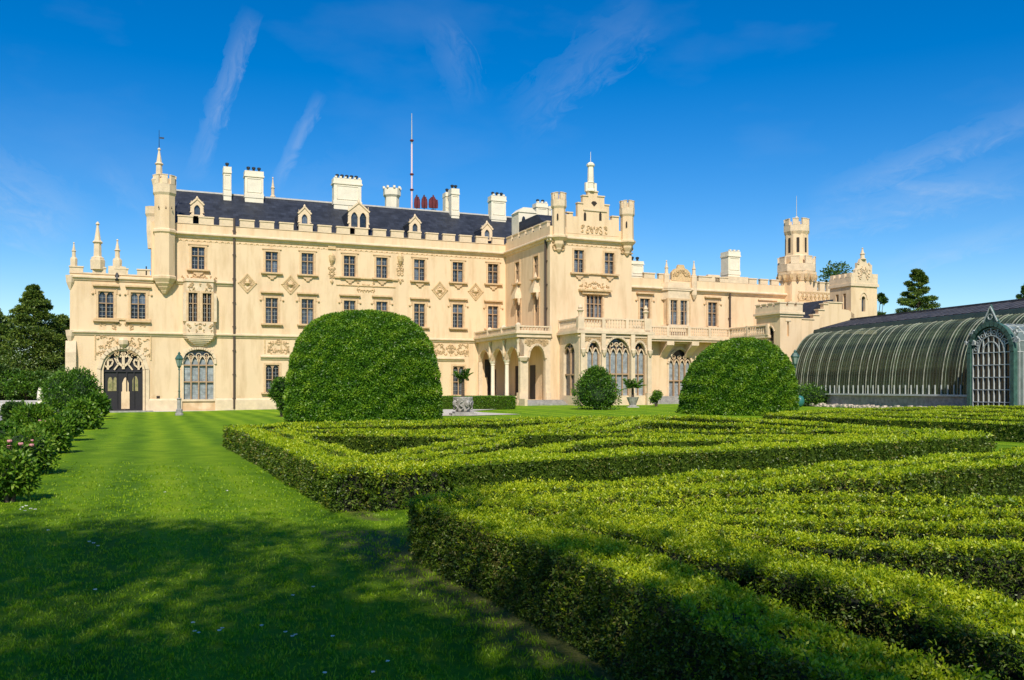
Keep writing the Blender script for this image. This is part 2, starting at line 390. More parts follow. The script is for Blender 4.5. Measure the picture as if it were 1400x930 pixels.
WCACHE = {}
def window(parent, x, y, z, wd, h, lights=2, rows=(.5,), rz=0.0, arch=False, light_pane=False, sill=None, hood=True, head=0.0, mul=.10, deep=.22, nm='window', big=False):
    """stone surround and mullions > panes, leading, sill, hood.  origin: bottom centre of the opening, on the wall face"""
    wd = round(wd, 1); h = round(h, 1)
    key = (wd, h, lights, rows, arch, sill, hood, mul, deep, big)
    if key not in WCACHE:
        d = {}
        f = MB(); hw = wd/2; b = .17 if not big else .2
        for (a0, a1, c0, c1) in ((-hw-b, -hw+.03, -.02, h+b), (hw-.03, hw+b, -.02, h+b), (-hw+.031, hw-.031, h-.03, h+b)):
            f.box(a0, a1, -.07, deep, c0, c1)
        lw = wd/lights
        f.cur = 1
        for k in range(1, lights): f.box(-hw+k*lw-mul/2, -hw+k*lw+mul/2, .05, deep+.1, 0, h)
        zs = [0]+[h*r for r in rows]+[h]
        for r in rows:
            for k in range(lights): f.box(-hw+k*lw+mul/2+.001, -hw+(k+1)*lw-mul/2-.001, .07, deep+.08, h*r-mul*.4, h*r+mul*.4)
        f.box(-hw+.03, -hw+.09, .08, deep+.1, 0, h); f.box(hw-.09, hw-.03, .08, deep+.1, 0, h)
        if arch:
            for k in range(lights):
                xa = -hw+k*lw+mul*.3; xb = xa+lw-mul*.6
                rz_ = min(.55*lw+.1, h*.3)
                f.cur = 0 if big else 1
                f.pxz([(xa, h-rz_)]+archpts(xa, xb, h-rz_, rz_*.93, 8, 1.7, .8)[1:-1]+[(xb, h-rz_), (xb, h+.01), (xa, h+.01)], .06, deep+.02)
        d['frame'] = f.mesh('window', [tanstone, mullion])
        panes = []
        for k in range(lights):
            for j in range(len(zs)-1):
                p = MB(); a0 = -hw+k*lw+mul*.3; a1 = -hw+(k+1)*lw-mul*.3
                p.box(a0, a1, deep+.02, deep+.035, zs[j], zs[j+1]-.004)
                panes.append((j, p))
        d['panes'] = [(j, p.mesh('pane', glass)) for j, p in panes]
        d['cpanes'] = [(j, p.mesh('pane', curtain)) for j, p in panes]
        g = MB()
        for k in range(lights):
            a0 = -hw+k*lw+mul*.3; a1 = -hw+(k+1)*lw-mul*.3; mid = (a0+a1)/2
            g.box(mid-.013, mid+.013, deep, deep+.019, .02, h-.02)
            for j in range(len(zs)-1):
                nn = max(2, int((zs[j+1]-zs[j])/.38))
                for q in range(1, nn):
                    zq = zs[j]+(zs[j+1]-zs[j])*q/nn
                    g.box(a0, a1, deep+.001, deep+.018, zq-.013, zq+.013)
        d['lead'] = g.mesh('leading', lead)
        if sill:
            q = MB(); q.box(-hw-.42, hw+.42, -.34, .02, -.2, -.04); q.box(-hw-.32, hw+.32, -.18, .02, -.30, -.2)
            if sill == 'bracket':
                q.pxz([(-hw*.8, -.3), (hw*.8, -.3), (hw*.55, -.52), (hw*.3, -.56), (hw*.22, -.74), (-hw*.22, -.74), (-hw*.3, -.56), (-hw*.55, -.52)], -.17, .01)
            if sill == 'frieze':
                for k in range(7): q.lathe([(.02, 0), (.07, .02), (.02, .1)], 6, -hw-.2+k*(wd+.4)/6, -.04); 
                for i in range(len(q.v)-7*18, len(q.v)): q.v[i] = (q.v[i][0], q.v[i][1], q.v[i][2]-.45)
            d['sill'] = q.mesh('sill', tanstone)
        if hood:
            q = MB(); q.box(-hw-.45, hw+.45, -.32, .02, h+.46, h+.62); q.box(-hw-.36, hw+.36, -.14, .02, h+.38, h+.479)
            q.box(-hw-.28, -hw-.2, -.07, .01, h-.25, h+.38); q.box(hw+.2, hw+.28, -.07, .01, h-.25, h+.38)
            for sx in (-1, 1): q.lathe([(.03, h-.36), (.10, h-.3), (.12, h-.22), (.05, h-.14)], 6, sx*(hw+.47), -.08)
            d['hood'] = q.mesh('hood_mould', tanstone)
        WCACHE[key] = d
    d = WCACHE[key]
    o = put(nm, d['frame'], parent, (x, y, z), rz)
    for j, me in (d['cpanes'] if light_pane is True else d['panes']):
        put('pane', me, o)
    if light_pane == 'low':
        pass
    put('leading', d['lead'], o)
    if 'sill' in d: put('sill', d['sill'], o)
    if 'hood' in d: put('hood_mould', d['hood'], o)
    return o

def curls(mb, x0, x1, z0, z1, y=-.02, n=None, sz=.16, sym=True, seed=0):
    """carved scrollwork: half-mirrored arcs, leaves and knobs standing proud of the wall"""
    rr = random.Random(seed); W_ = x1-x0; c = (x0+x1)/2
    n = n or max(3, int(W_*(z1-z0)/(sz*sz*5)))
    for k in range(n):
        a = rr.uniform(0, .5 if sym else 1)*W_; zz = rr.uniform(z0+sz*.5, z1-sz*.5)
        ph = rr.uniform(0, 6.28); r = sz*rr.uniform(.45, .9); sw = rr.uniform(2.4, 4.6)
        pts = [(r*math.cos(ph+sw*i/5)*(1-.12*i), r*math.sin(ph+sw*i/5)*(1-.12*i)) for i in range(6)]
        for sgn in ((1, -1) if sym else (1,)):
            cx = (c-sgn*(W_/2-a)) if sym else x0+a
            mb.band([(min(max(cx+sgn*p[0], x0), x1), min(max(zz+p[1], z0), z1)) for p in pts], sz*.28, y-.09, y+.03)

def finial(mb, cx, cy, z, h, r):
    mb.lathe([(r, z), (r, z+h*.06), (r*.62, z+h*.10), (r*.55, z+h*.42), (r*.8, z+h*.46), (r*.5, z+h*.52), (r*.15, z+h*.90), (r*.32, z+h*.93), (r*.2, z+h*.97), (r*.03, z+h)], 8, cx, cy)

def crown(parent, cx, cy, r, z0, h, n=8, mw=.55, m=None):
    """octagonal battlemented crown: ring part and one merlon part for each side"""
    m = m or stone
    c = MB(); c.lathe([(r*.82, z0-.35*r), (r, z0), (r, z0+h*.5), (r*.9, z0+h*.5)], n, cx, cy); obj('parapet', c, m, parent)
    for k in range(n):
        a = 2*PI*k/n; q = MB(); hw = r*math.tan(PI/n)*mw
        q.box(-hw, hw, -.09, .12, z0+h*.505, z0+h); q.box(-hw-.03, hw+.03, -.13, .14, z0+h, z0+h+.07)
        rr_ = r*math.cos(PI/n)-.08
        obj('merlon', q, m, parent, (cx+rr_*math.sin(a), cy-rr_*math.cos(a), 0), a)

MERL = {}
def merlons(parent, x0, x1, y, z, h, wd=1.45, gap=.48, rz=0.0, ox=None, thick=.35, skip=()):
    """row of battlement merlons with copings along x; every merlon is a part"""
    L = x1-x0; n = max(1, round((L+gap)/(wd+gap))); wd = (L-gap*(n-1))/n
    key = (round(wd, 2), round(h, 2), thick)
    if key not in MERL:
        q = MB(); q.box(-wd/2, wd/2, 0, thick, 0, h); q.box(-wd/2-.05, wd/2+.05, -.07, thick+.05, h, h+.12); MERL[key] = q.mesh('merlon', stone)
    ca, sa = math.cos(rz), math.sin(rz); o = ox if ox else (x0, y)
    for k in range(n):
        a = wd/2+k*(wd+gap)
        if ox: lx, ly = o[0]+ca*a, o[1]+sa*a
        else: lx, ly = x0+a, y
        put('merlon', MERL[key], parent, (lx, ly, z), rz)

def balustrade(parent, p0, p1, z, h=.95, pitch=.3, name='balustrade', solid_every=3.2):
    """rail, base and piers joined; balusters are stuff-sized pieces in one part"""
    dx, dy = p1[0]-p0[0], p1[1]-p0[1]; L = math.hypot(dx, dy); rz = math.atan2(dy, dx)
    q = MB(); q.box(0, L, -.14, .14, h-.14, h); q.box(0, L, -.12, .12, 0, .16)
    npier = max(1, round(L/solid_every))
    for k in range(npier+1):
        a = L*k/npier; q.box(a-.16, a+.16, -.17, .17, 0, h+.06)
    o = obj(name, q, stone, parent, (p0[0], p0[1], z), rz)
    b = MB(); n = int(L/pitch)
    for k in range(n):
        a = (k+.5)*L/n
        b.lathe([(.06, .16), (.09, .3), (.05, .5), (.08, .62), (.06, h-.15)], 5, a, 0)
    obj('balusters', b, stone, o, kind='stuff')
    return o

# ------------------------------------------------------------------ castle: main range
STR1 = 7.45   # string course above the ground floor (height of its top)
CORN = 17.38
sT = SS(225)                                  # corner turret
sL = SS(95.5); sR = 44.05
g0 = -.35
wins = []
top = [(271, 337.5, 368), (371.5, 343.7, 372.2), (420.5, 346, 375), (478, 349, 378), (522, 352, 380), (573.5, 355, 383.5), (626, 358.5, 385.5), (674, 361.2, 387.5)]
mid = [(371.5, 406.6, 442), (420.5, 408.5, 443), (478, 410.5, 444.5), (522, 412.5, 445.5), (573.5, 414.5, 446.5), (626, 416, 448), (674, 418.5, 448.8)]
holes = []
wdef = []
for i, (px, y0, y1) in enumerate(top):
    s = SS(px); z1, z0 = ZZ(px, y0), ZZ(px, y1); wdef.append((s, z0, 1.3, z1-z0, 'top'))
for (px, y0, y1) in mid:
    s = SS(px); z1, z0 = ZZ(px, y0), ZZ(px, y1); wdef.append((s, z0, 1.3, z1-z0, 'mid'))
for (px, y0, y1) in [(145, 398, 437), (189, 400, 438)]:
    s = SS(px); z1, z0 = ZZ(px, y0), ZZ(px, y1); wdef.append((s, z0, 1.4, z1-z0, 'annex'))
for (px, y0, y1) in [(372.5, 499, 536), (424, 500, 537), (478, 501, 537), (530, 502, 538), (577, 502, 538), (627, 500, 540)]:
    s = SS(px); z1, z0 = ZZ(px, y0), ZZ(px, y1); wdef.append((s, z0, 1.4, z1-z0, 'ground'))
for s, z0, wd, h, k in wdef:
    wd = round(wd, 1); h = round(h, 1); holes.append((s-wd/2-.01, s+wd/2+.01, z0, z0+h))
# portal and the tall window beside it
ps0, ps1 = SS(136.5), SS(200); pz0, pz1 = -.1, ZZ(168, 476)
holes.append((ps0, ps1, g0+.1, pz1))
gs0, gs1 = SS(250.5), SS(292.5); gzz0, gzz1 = ZZ(271, 546), ZZ(271, 478)
holes.append((gs0, gs1, gzz0, gzz1))
wall = MB()
sA = SS(207)                                  # where the tall range begins
annexTop = ZZ(150, 374)
gridwall(wall, sL, sA, g0, annexTop, holes)
gridwall(wall, sA, sR+.0, g0, CORN+.95, holes)
# returns, back and inner enclosure of the main range
wall.add([(sL, 0, g0), (sL, 12, g0), (sL, 12, annexTop), (sL, 0, annexTop)], [(3, 2, 1, 0)])
wall.add([(sA, 0, annexTop), (sA, 13, annexTop), (sA, 13, CORN+1.05), (sA, 0, CORN+1.05)], [(3, 2, 1, 0)])
wall.add([(sA, 13, g0), (60, 13, g0), (60, 13, CORN), (sA, 13, CORN)], [(3, 2, 1, 0)])
wall.add([(sL, 12, g0), (sA, 12, g0), (sA, 12, annexTop), (sL, 12, annexTop)], [(3, 2, 1, 0)])
wall.box(sL, sA, .45, 12, annexTop-1.3, annexTop-1.1)
obj('wall', wall, plaster, castle, label='long cream plastered wall of the main range')
for s, z0, wd, h, k in wdef:
    if k == 'top': window(castle, s, 0, z0, wd, h, 2, (.6,), sill='bracket', hood=False)
    elif k == 'mid': window(castle, s, 0, z0, wd, h, 2, (.62,), sill='frieze', hood=True)
    elif k == 'annex': window(castle, s, 0, z0, wd, h, 2, (.58,), arch=True, hood=True, sill='plain')
    else: window(castle, s, 0, z0, wd, h, 2, (.45,), arch=True, hood=False, sill='plain', light_pane=False)
# head trims over the top row
hm = MB(); hm.box(-.95, .95, -.12, .01, 2.2, 2.3)
hme = hm.mesh('lintel', tanstone)
for s, z0, wd, h, k in wdef:
    if k == 'top': put('lintel', hme, castle, (s, 0, z0+h-2.2+.17))

# string courses and cornice
def course(x0, x1, z, prof, y=0.0, parent=castle, rz=0, loc=(0, 0, 0), m=None, name='string_course'):
    q = MB(); q.pyz([(p[0]+y, z+p[1]) for p in prof], x0, x1); return obj(name, q, m or stone, parent, loc, rz)
PS = [(.01, -.35), (-.10, -.35), (-.16, -.2), (-.30, -.12), (-.30, 0), (-.05, .06), (.01, .1)]
PC = [(.01, -.45), (-.12, -.42), (-.18, -.25), (-.42, -.12), (-.42, .0), (-.30, .1), (.01, .16)]
def linez(pts):   # average a height from picture points on the main wall
    return sum(ZZ(*p) for p in pts)/len(pts)
zs1 = ZZ(98, 453.6); zs1b = ZZ(640, 463.5)
STR1 = (zs1+zs1b)/2
course(sL-.1, sR, STR1, PS)
z3 = linez([(110, 380), (300, 384)])
course(sL-.12, sT-1.0, z3, PS); course(sT+1.0, SS(318), z3, PS)
zc = linez([(250, 318), (470, 332), (680, 347)])
CORN = zc
course(sT+.9, sR+.1, zc, PC)
zc2 = linez([(590, 489), (655, 490.5)])
course(SS(356), SS(395), linez([(360, 487)]), PS); course(SS(585), sR-5.0, zc2, PS)
# plinth
pl = MB(); 
for a, b in ((sL-.12, SS(118)), (SS(204), SS(249)), (SS(294), sR-3.5)): pl.pyz([(.01, g0), (-.16, g0), (-.16, .95), (-.05, 1.1), (.01, 1.12)], a, b)
obj('plinth', pl, stone, castle)
# battlements of the main range
merlons(castle, sT+1.2, sR-.2, -.04, CORN+.95, .68, wd=1.4, gap=.55)
emb = MB()
emb.box(sT+1.1, sR, -.06, .35, CORN+.951, CORN+.99)
obj('parapet_ledge', emb, stone, castle)
# dotted frieze under the cornice
fr = MB(); x = sT+1.3
while x < sR-.6:
    fr.pxz([(x, zc-.75), (x+.16, zc-.56), (x+.32, zc-.75), (x+.16, zc-.68)], -.06, .01)
    fr.box(x+.42, x+.48, -.05, .01, zc-.78, zc-.66); x += .56
obj('corbel_frieze', fr, carved, castle, kind='stuff')
# annex battlements
at = annexTop
merlons(castle, sL-.03, SS(205), -.02, at, .45, wd=1.4, gap=.8)
course(sL-.06, SS(207), at-.02, [(.3, -.1), (-.08, -.1), (-.08, 0), (.3, .02)], name='parapet_ledge')
for px, ptop, pb, r in ((101, 331, 350, .28), (133.5, 303, 352, .6), (160.5, 327, 352, .38)):
    f_ = MB(); s_ = SS(px, -.3); zb = ZZ(px, pb+4, -.3); zt = ZZ(px, ptop, -.3)
    finial(f_, 0, 0, 0, zt-zb, r); f_.lathe([(r*1.1, -.9), (r*1.15, 0), (r, .05)], 8)
    obj('spire', f_, stone, castle, (s_, .3, zb))
q = MB(); a_, b_ = SS(148), SS(172)
q.pxz([(a_, at-.02), (b_, at-.02), (b_, at+.7), (b_-.5, at+.75), ((a_+b_)/2+.3, at+1.25), ((a_+b_)/2-.3, at+1.25), (a_+.5, at+.75), (a_, at+.7)], -.06, .3)
obj('gable', q, stone, castle)
q = MB(); q.lathe([(.16, at-.7), (.24, at-.5), (.14, at-.05), (.05, at+.1)], 8, (a_+b_)/2, -.10)
obj('carved_figure', q, iron, castle)
# left corner buttress
q = MB()
q.pyz([(.02, g0), (-.75, g0), (-.75, 2.0), (-.5, 2.5), (-.5, 5.5), (-.1, 6.6), (.02, 6.6)], sL-.35, sL+.55)
obj('buttress', q, stone, castle)
q = MB(); q.lathe([(.1, z3-1.3), (.35, z3-.6), (.42, z3+.05), (.1, z3+.1)], 8, sL+.02, .05); obj('corner_corbel', q, stone, castle); q = MB(); q.lathe([(.1, STR1-1.2), (.35, STR1-.5), (.42, STR1+.05), (.1, STR1+.1)], 8, sL+.02, .05)
obj('corner_corbel', q, stone, castle)
# corner turret
rT = 1.0
zT0 = ZZ(225, 402); zT1 = ZZ(225, 380); zTc = ZZ(225, 266); zTt = ZZ(225, 243)
q = MB(); q.lathe([(.18, zT0), (.35, zT0+.25), (.36, zT0+.3), (.6, zT0+.6), (.62, zT0+.68), (.86, zT0+.95), (.88, zT0+1.05), (rT+.12, zT0+1.4), (rT+.14, zT1+.05), (rT, zT1+.15),
                   (rT, zc-.3), (rT+.14, zc-.15), (rT+.14, zc+.05), (rT, zc+.2), (rT, zTc-.2), (rT-.05, zTt-.3)], 8, sT, -.25)
tur = obj('turret', q, plaster, castle, label='slim octagonal corner turret with a short spire')
crown(tur, sT, -.25, rT+.13, zTc, zTt-zTc, 8)
q = MB(); zq = ZZ(217.5, 245); finial(q, 0, 0, 0, ZZ(217.5, 203)-zq, .52); q.lathe([(.5, -1.2), (.75, -.2), (.5, .05)], 8)
obj('spire', q, stone, castle, (SS(217.5), -.3, zq))
q = MB(); zt_ = ZZ(218, 204); q.tube((0, 0, 0), (0, 0, ZZ(218, 179)-zt_), .035, .02, 5); q.box(.05, .45, -.01, .01, .95, 1.1)
obj('weather_vane', q, iron, castle, (SS(217.5), -.3, zt_))
for dx in (-.55, .1, .62):
    q = MB(); q.pxz([(-.06, 0), (.06, 0), (0, .28)], -.03, .05); obj('arrow_slit', q, void, tur, (sT+dx, -.25-rT*math.cos(PI/8)-.01, zTc-1.6))
q = MB(); q.lathe([(.5, zc-1.5), (.62, zc+.2), (.62, zc+1.6), (.75, zc+1.9), (.75, zc+2.6)], 8, SS(209, -1.6), 1.6); obj('turret', q, stone, castle, label='small rear stair turret beside the corner turret')
# downpipes
def pipe(px, t, y0, y1, s=None, w=.11):
    s_ = SS(px, t) if s is None else s
    q = MB(); z0 = gz(0, 0) ; q.tube((0, -.16, ZZ(px, y1, t)), (0, -.16, ZZ(px, y0, t)), w, w, 6)
    zt = ZZ(px, y0, t); zb = ZZ(px, y1, t); k = zb+1
    while k < zt: q.box(-.16, .16, -.18, 0, k, k+.09); k += 2.4
    obj('downpipe', q, pipem, castle, (s_, -t, 0))
pipe(320, 0, 299, 559)
# oriel on the annex
a_, b_ = SS(249.5), SS(296); c_ = (a_+b_)/2; ow = (b_-a_)/2
zo0 = ZZ(272, 440); zo1 = ZZ(272, 402)
q = MB()
pts = [(-ow, .01), (-ow+.35, -.75), (ow-.35, -.75), (ow, .01)]
q.pxy(pts, STR1-.05, zo0-.03); q.pxy(pts, zo1+.03, z3+.2)
for s_ in (-ow+.02, -.22, ow-.46): q.box(s_, s_+.44, -.72, .0, zo0-.03, zo1+.03)
q.cur = 1
q.box(-ow+.4, ow-.4, -.5, -.46, zo0, zo1)
q.cur = 0
q.pxy([(-ow-.1, .01), (-ow+.3, -.87), (ow-.3, -.87), (ow+.1, .01)], z3-.1, z3+.12)
q.pxy([(-ow-.1, .01), (-ow+.3, -.87), (ow-.3, -.87), (ow+.1, .01)], STR1-.2, STR1)
# corbel below the oriel
prev = None
for k in range(7):
    t0 = k/6; sc_ = 1-t0**1.5*.9; q.pxy([(-ow*sc_, .01), ((-ow+.35)*sc_, -.78*sc_), ((ow-.35)*sc_, -.78*sc_), (ow*sc_, .01)], STR1-.2-(k+1)*.17, STR1-.2-k*.17)
orl = obj('oriel', q, [stone, void], castle, (c_, 0, 0), label='shallow stone oriel on a stepped corbel beside the drainpipe')
curlq = MB(); curls(curlq, -ow+.4, ow-.4, STR1+.15, zo0-.1, -.76, seed=3, sz=.22); curls(curlq, -ow+.4, ow-.4, zo1+.15, z3-.15, -.76, seed=4, sz=.18); obj('carved_panel', curlq, carved, orl, kind='stuff')
for sx in (-1, 1):
    window(castle, c_+sx*(ow-.4)/2+sx*.06, -.70, zo0, ow-.65, zo1-zo0, 2, (.62,), hood=False, sill=None, deep=.18)
q = MB(); curls(q, SS(247), SS(297), z3+.2, ZZ(272, 371), 0, seed=5, sz=.2); obj('carved_panel', q, carved, castle, kind='stuff')
# sill frieze of annex windows and spandrels of the portal
q = MB(); curls(q, SS(131), SS(204), STR1+.2, STR1+1.1, 0, seed=6, sz=.24); q.box(SS(129), SS(206), -.14, .01, STR1+1.14, STR1+1.3)
obj('carved_panel', q, carved, castle, kind='stuff')
# portal
pw = (ps1-ps0)/2; pc = (ps0+ps1)/2; spr = ZZ(168, 505)
ap = archpts(-pw, pw, spr, pz1-spr, 16, 2.2, .6)
q = MB()
q.pxz([(-pw-.001, spr)]+ap[1:-1]+[(pw+.001, spr), (pw+.001, pz1+.02), (-pw-.001, pz1+.02)], -.02, .3)
q.band([(-pw-.1, g0+.1), (-pw-.1, spr)]+[(x*1.04, z+.08) for x, z in ap[1:-1]]+[(pw+.1, spr), (pw+.1, g0+.1)], .34, -.14, .1)
q.band([(-pw+.22, g0+.1), (-pw+.22, spr-.05)]+[(x*.93, z-.18) for x, z in ap[1:-1]]+[(pw-.22, spr-.05), (pw-.22, g0+.1)], .2, .05, .3)
q.lathe([(.1, pz1+.0), (.45, pz1+.35), (.5, pz1+.75), (.35, pz1+.95)], 6, 0, -.1)
portal = obj('portal', q, stone, castle, (pc, 0, 0), label='arched entrance portal with dark glazed doors and carved spandrels')
q = MB(); curls(q, -pw-.3, -.4, spr+1.15, STR1-.4, -.0, seed=8, sz=.26, sym=False, n=34); curls(q, .4, pw+.3, spr+1.15, STR1-.4, -.0, seed=9, sz=.26, sym=False, n=34)
q.box(-pw-.45, -pw-.35, -.08, .01, spr+.9, STR1-.35); q.box(pw+.35, pw+.45, -.08, .01, spr+.9, STR1-.35)
obj('carved_panel', q, carved, portal, kind='stuff')
# glazed screen inside the portal
dz = .0
q = MB(); q.box(-pw+.3, pw-.3, .34, .36, g0, pz1-.2); obj('screen', q, darkwood, portal)
ztr = ZZ(168, 507); 
q = MB(); q.box(-pw+.3, pw-.3, .2, .33, ztr-.12, ztr+.02); q.box(-pw+.3, pw-.3, .2, .33, g0+.35, g0+.5)
for xx in (-pw+.33, -.55, .3, .95, pw-.4): q.box(xx-.05, xx+.05, .22, .33, .1, ztr-.12)
obj('door_frame', q, darkwood, portal)
q = MB()
def fleur(q, cx, cz, r):
    q.band([(cx, cz-r), (cx, cz+r)], r*.3, .16, .24)
    for sx in (-1, 1):
        q.band([(cx+sx*r*.1, cz-r*.7), (cx+sx*r*.55, cz-r*.3), (cx+sx*r*.7, cz+r*.2), (cx+sx*r*.5, cz+r*.6), (cx+sx*r*.25, cz+r*.35)], r*.24, .16, .24)
    q.pxz([(cx-r*.3, cz+r*.7), (cx, cz+r*1.2), (cx+r*.3, cz+r*.7), (cx, cz+r*.4)], .16, .24)
fleur(q, -1.35, ztr+.75, .62); fleur(q, 0, ztr+1.05, .85); fleur(q, 1.35, ztr+.75, .62)
q.band([(-.8, ztr+.1), (-.45, ztr+.6), (-.75, ztr+1.2)], .14, .16, .24); q.band([(.8, ztr+.1), (.45, ztr+.6), (.75, ztr+1.2)], .14, .16, .24)
obj('tracery', q, stone, portal)
for cx, ww, hh in ((-1.15, .42, 1.35), (-.72, .34, 1.35), (1.05, .5, 1.45)):
    q = MB(); zz = ztr-1.95; q.pxz([(cx-ww/2, zz), (cx+ww/2, zz), (cx+ww/2, zz+hh*.7)]+archpts(cx-ww/2, cx+ww/2, zz+hh*.7, hh*.3, 6)[::-1][1:-1]+[(cx-ww/2, zz+hh*.7)], .30, .33)
    obj('door_light', q, mat('ochre_glass', (.42, .33, .16), .3, col2=(.15, .16, .05), vscale=5) if cx < -1 else MATS['ochre_glass'], portal)
q = MB(); q.box(-.18, .55, .2, .32, .1, ztr-2.0); q.pxz([(-.1, ztr-2.0), (.47, ztr-2.0), (.47, ztr-1.2), (.3, ztr-.75), (.18, ztr-.62), (.06, ztr-.75), (-.1, ztr-1.2)], .24, .32)
obj('figure_panel', q, plaster, portal)
q = MB(); q.box(-pw-.6, pw+.6, -1.3, .3, -.45, -.02); q.box(-pw-.9, pw+.9, -1.8, -1.31, -.45, -.2); obj('door_step', q, greystone, portal)
# tall four light window beside the portal
gw = gs1-gs0
def tallwin(parent, x0, x1, z0, z1, lights, trans, rz=0, loc=(0, 0, 0), segr=.9, yb=0.0, cp=True, label=None, p=2.2, qq=.6):
    q = MB(); c = (x0+x1)/2; hw = (x1-x0)/2; sp = z1-segr
    ap = archpts(-hw, hw, sp, segr, 14, p, qq)
    q.pxz([(-hw-.001, sp)]+ap[1:-1]+[(hw+.001, sp), (hw+.001, z1+.02), (-hw-.001, z1+.02)], .0-.012, .22)
    q.band([(-hw-.12, z0+(z1-z0)*.72)]+[(x*1.06, z+.12) for x, z in ap]+[(hw+.12, z0+(z1-z0)*.72)], .22, -.16, .05)
    q.band([(-hw-.04, z0), (-hw-.04, sp)], .16, -.05, .1); q.band([(hw+.04, z0), (hw+.04, sp)], .16, -.05, .1)
    q.box(-hw-.2, hw+.2, -.15, .02, z0-.2, z0)
    q.cur = 1; lw = 2*hw/lights; m_ = .12
    for k in range(1, lights): q.box(-hw+k*lw-m_/2, -hw+k*lw+m_/2, .04, .3, z0, sp+segr*.45)
    for k in range(lights):
        for tz in trans: q.box(-hw+k*lw+m_/2+.001, -hw+(k+1)*lw-m_/2-.001, .07, .28, z0+(sp-z0)*tz-.06, z0+(sp-z0)*tz+.06)
        xa = -hw+k*lw+.04; xb = xa+lw-.08
        q.cur = 0; q.band(archpts(xa, xb, sp-.25, .62, 8, 1.6, .8), .09, .05, .2); q.cur = 1
    q.cur = 0
    for k in range(lights-1):
        xm = -hw+(k+1)*lw; q.band([(xm+.22*math.cos(a), sp+segr*.42+.22*math.sin(a)) for a in [i*PI/4 for i in range(9)]], .06, .06, .2)
    o = obj('window', q, [stone, mullion], parent, (c*math.cos(rz)+loc[0], c*math.sin(rz)+loc[1], loc[2]), rz, label=label)
    zt = [0]+list(trans)+[1.0]
    for k in range(lights):
        for j in range(len(zt)-1):
            pm = MB(); pm.box(-hw+k*lw+.03, -hw+(k+1)*lw-.03, .30, .315, z0+(sp-z0)*zt[j], z0+(sp-z0)*zt[j+1]-.004)
            obj('pane', pm, curtain if cp else glass, o)
    pm = MB(); pm.box(-hw, hw, .30, .315, sp, z1-.02); obj('pane', pm, glass, o)
    g = MB()
    for k in range(lights):
        xm = -hw+(k+.5)*lw; g.box(xm-.015, xm+.015, .27, .299, z0, sp+.2)
        nn = int((sp-z0)/.45)
        for i in range(1, nn): g.box(-hw+k*lw+.05, -hw+(k+1)*lw-.05, .275, .298, z0+(sp-z0)*i/nn-.014, z0+(sp-z0)*i/nn+.014)
    obj('leading', g, lead, o)
    return o
tallwin(castle, gs0, gs1, gzz0, gzz1, 4, (.44, .86), segr=1.0)
# diamond medallions
for i, (px, py) in enumerate(((338, 387.5), (397, 389.5), (601, 397), (650, 399))):
    q = MB(); r = .82
    for rr_, w_, d_ in ((1, .13, -.08), (.72, .09, -.06)): q.band([(r*rr_, 0), (0, r*rr_*1.15), (-r*rr_, 0), (0, -r*rr_*1.15), (r*rr_, 0)], w_, d_, .01)
    for a in range(4): q.lathe([(.05, -.05), (.12, .02), (.05, .1)], 6, r*1.02*math.cos(a*PI/2), -.04) if a % 2 == 0 else None
    q.lathe([(.12, -.22), (.3, 0), (.12, .22)], 8, 0, 0); curls(q, -.4, .4, -.4, .4, -.01, n=7, seed=i, sz=.2)
    obj('medallion', q, carved, castle, (SS(px), 0, ZZ(px, py)))
# hanging carved pilaster strips
for px in (453.5, 547):
    q = MB(); z0_, z1_ = ZZ(px, 388), ZZ(px, 337)
    q.lathe([(.05, 2.0), (.3, 2.4), (.36, 2.9), (.1, 3.2)], 6, 0, -.1); curls(q, -.35, .35, 0, 2.2, 0, n=12, seed=int(px), sz=.26); q.box(-.4, .4, -.14, .01, z1_-z0_-.3, z1_-z0_)
    q.lathe([(.05, .0), (.14, .2), (.05, .5)], 6, 0, -.1)
    obj('carved_strip', q, carved, castle, (SS(px), 0, z0_), kind='stuff')
q = MB(); a_, b_ = SS(457), SS(543); zz = ZZ(500, 382)
q.box(a_, b_, -.2, .01, zz, zz+.14); q.box(a_+.2, b_-.2, -.1, .01, zz-.75, zz-.66); curls(q, SS(488), SS(512), zz-1.7, zz-.1, 0, seed=21, sz=.25); 
obj('carved_panel', q, carved, castle, kind='stuff')
q = MB(); curls(q, SS(366), SS(395), linez([(375, 484)]), linez([(375, 464)]), 0, seed=31, sz=.25, n=22); curls(q, SS(592), SS(640), zc2+.3, STR1-.45, 0, seed=32, sz=.27, n=34)
for xx in (SS(362), SS(384), SS(590), SS(616), SS(640)): q.box(xx-.06, xx+.06, -.06, .01, zc2+.25, STR1-.4)
obj('carved_panel', q, carved, castle, kind='stuff')
# small wall fixtures
q = MB(); q.box(0, .3, -.03, .02, 0, .25); obj('wall_vent', q, void, castle, (SS(214), 0, ZZ(214, 545)))
q = MB(); q.box(-.06, .06, -.04, .02, 0, .9); obj('arrow_slit', q, void, castle, (SS(200), 0, ZZ(200, 377)))

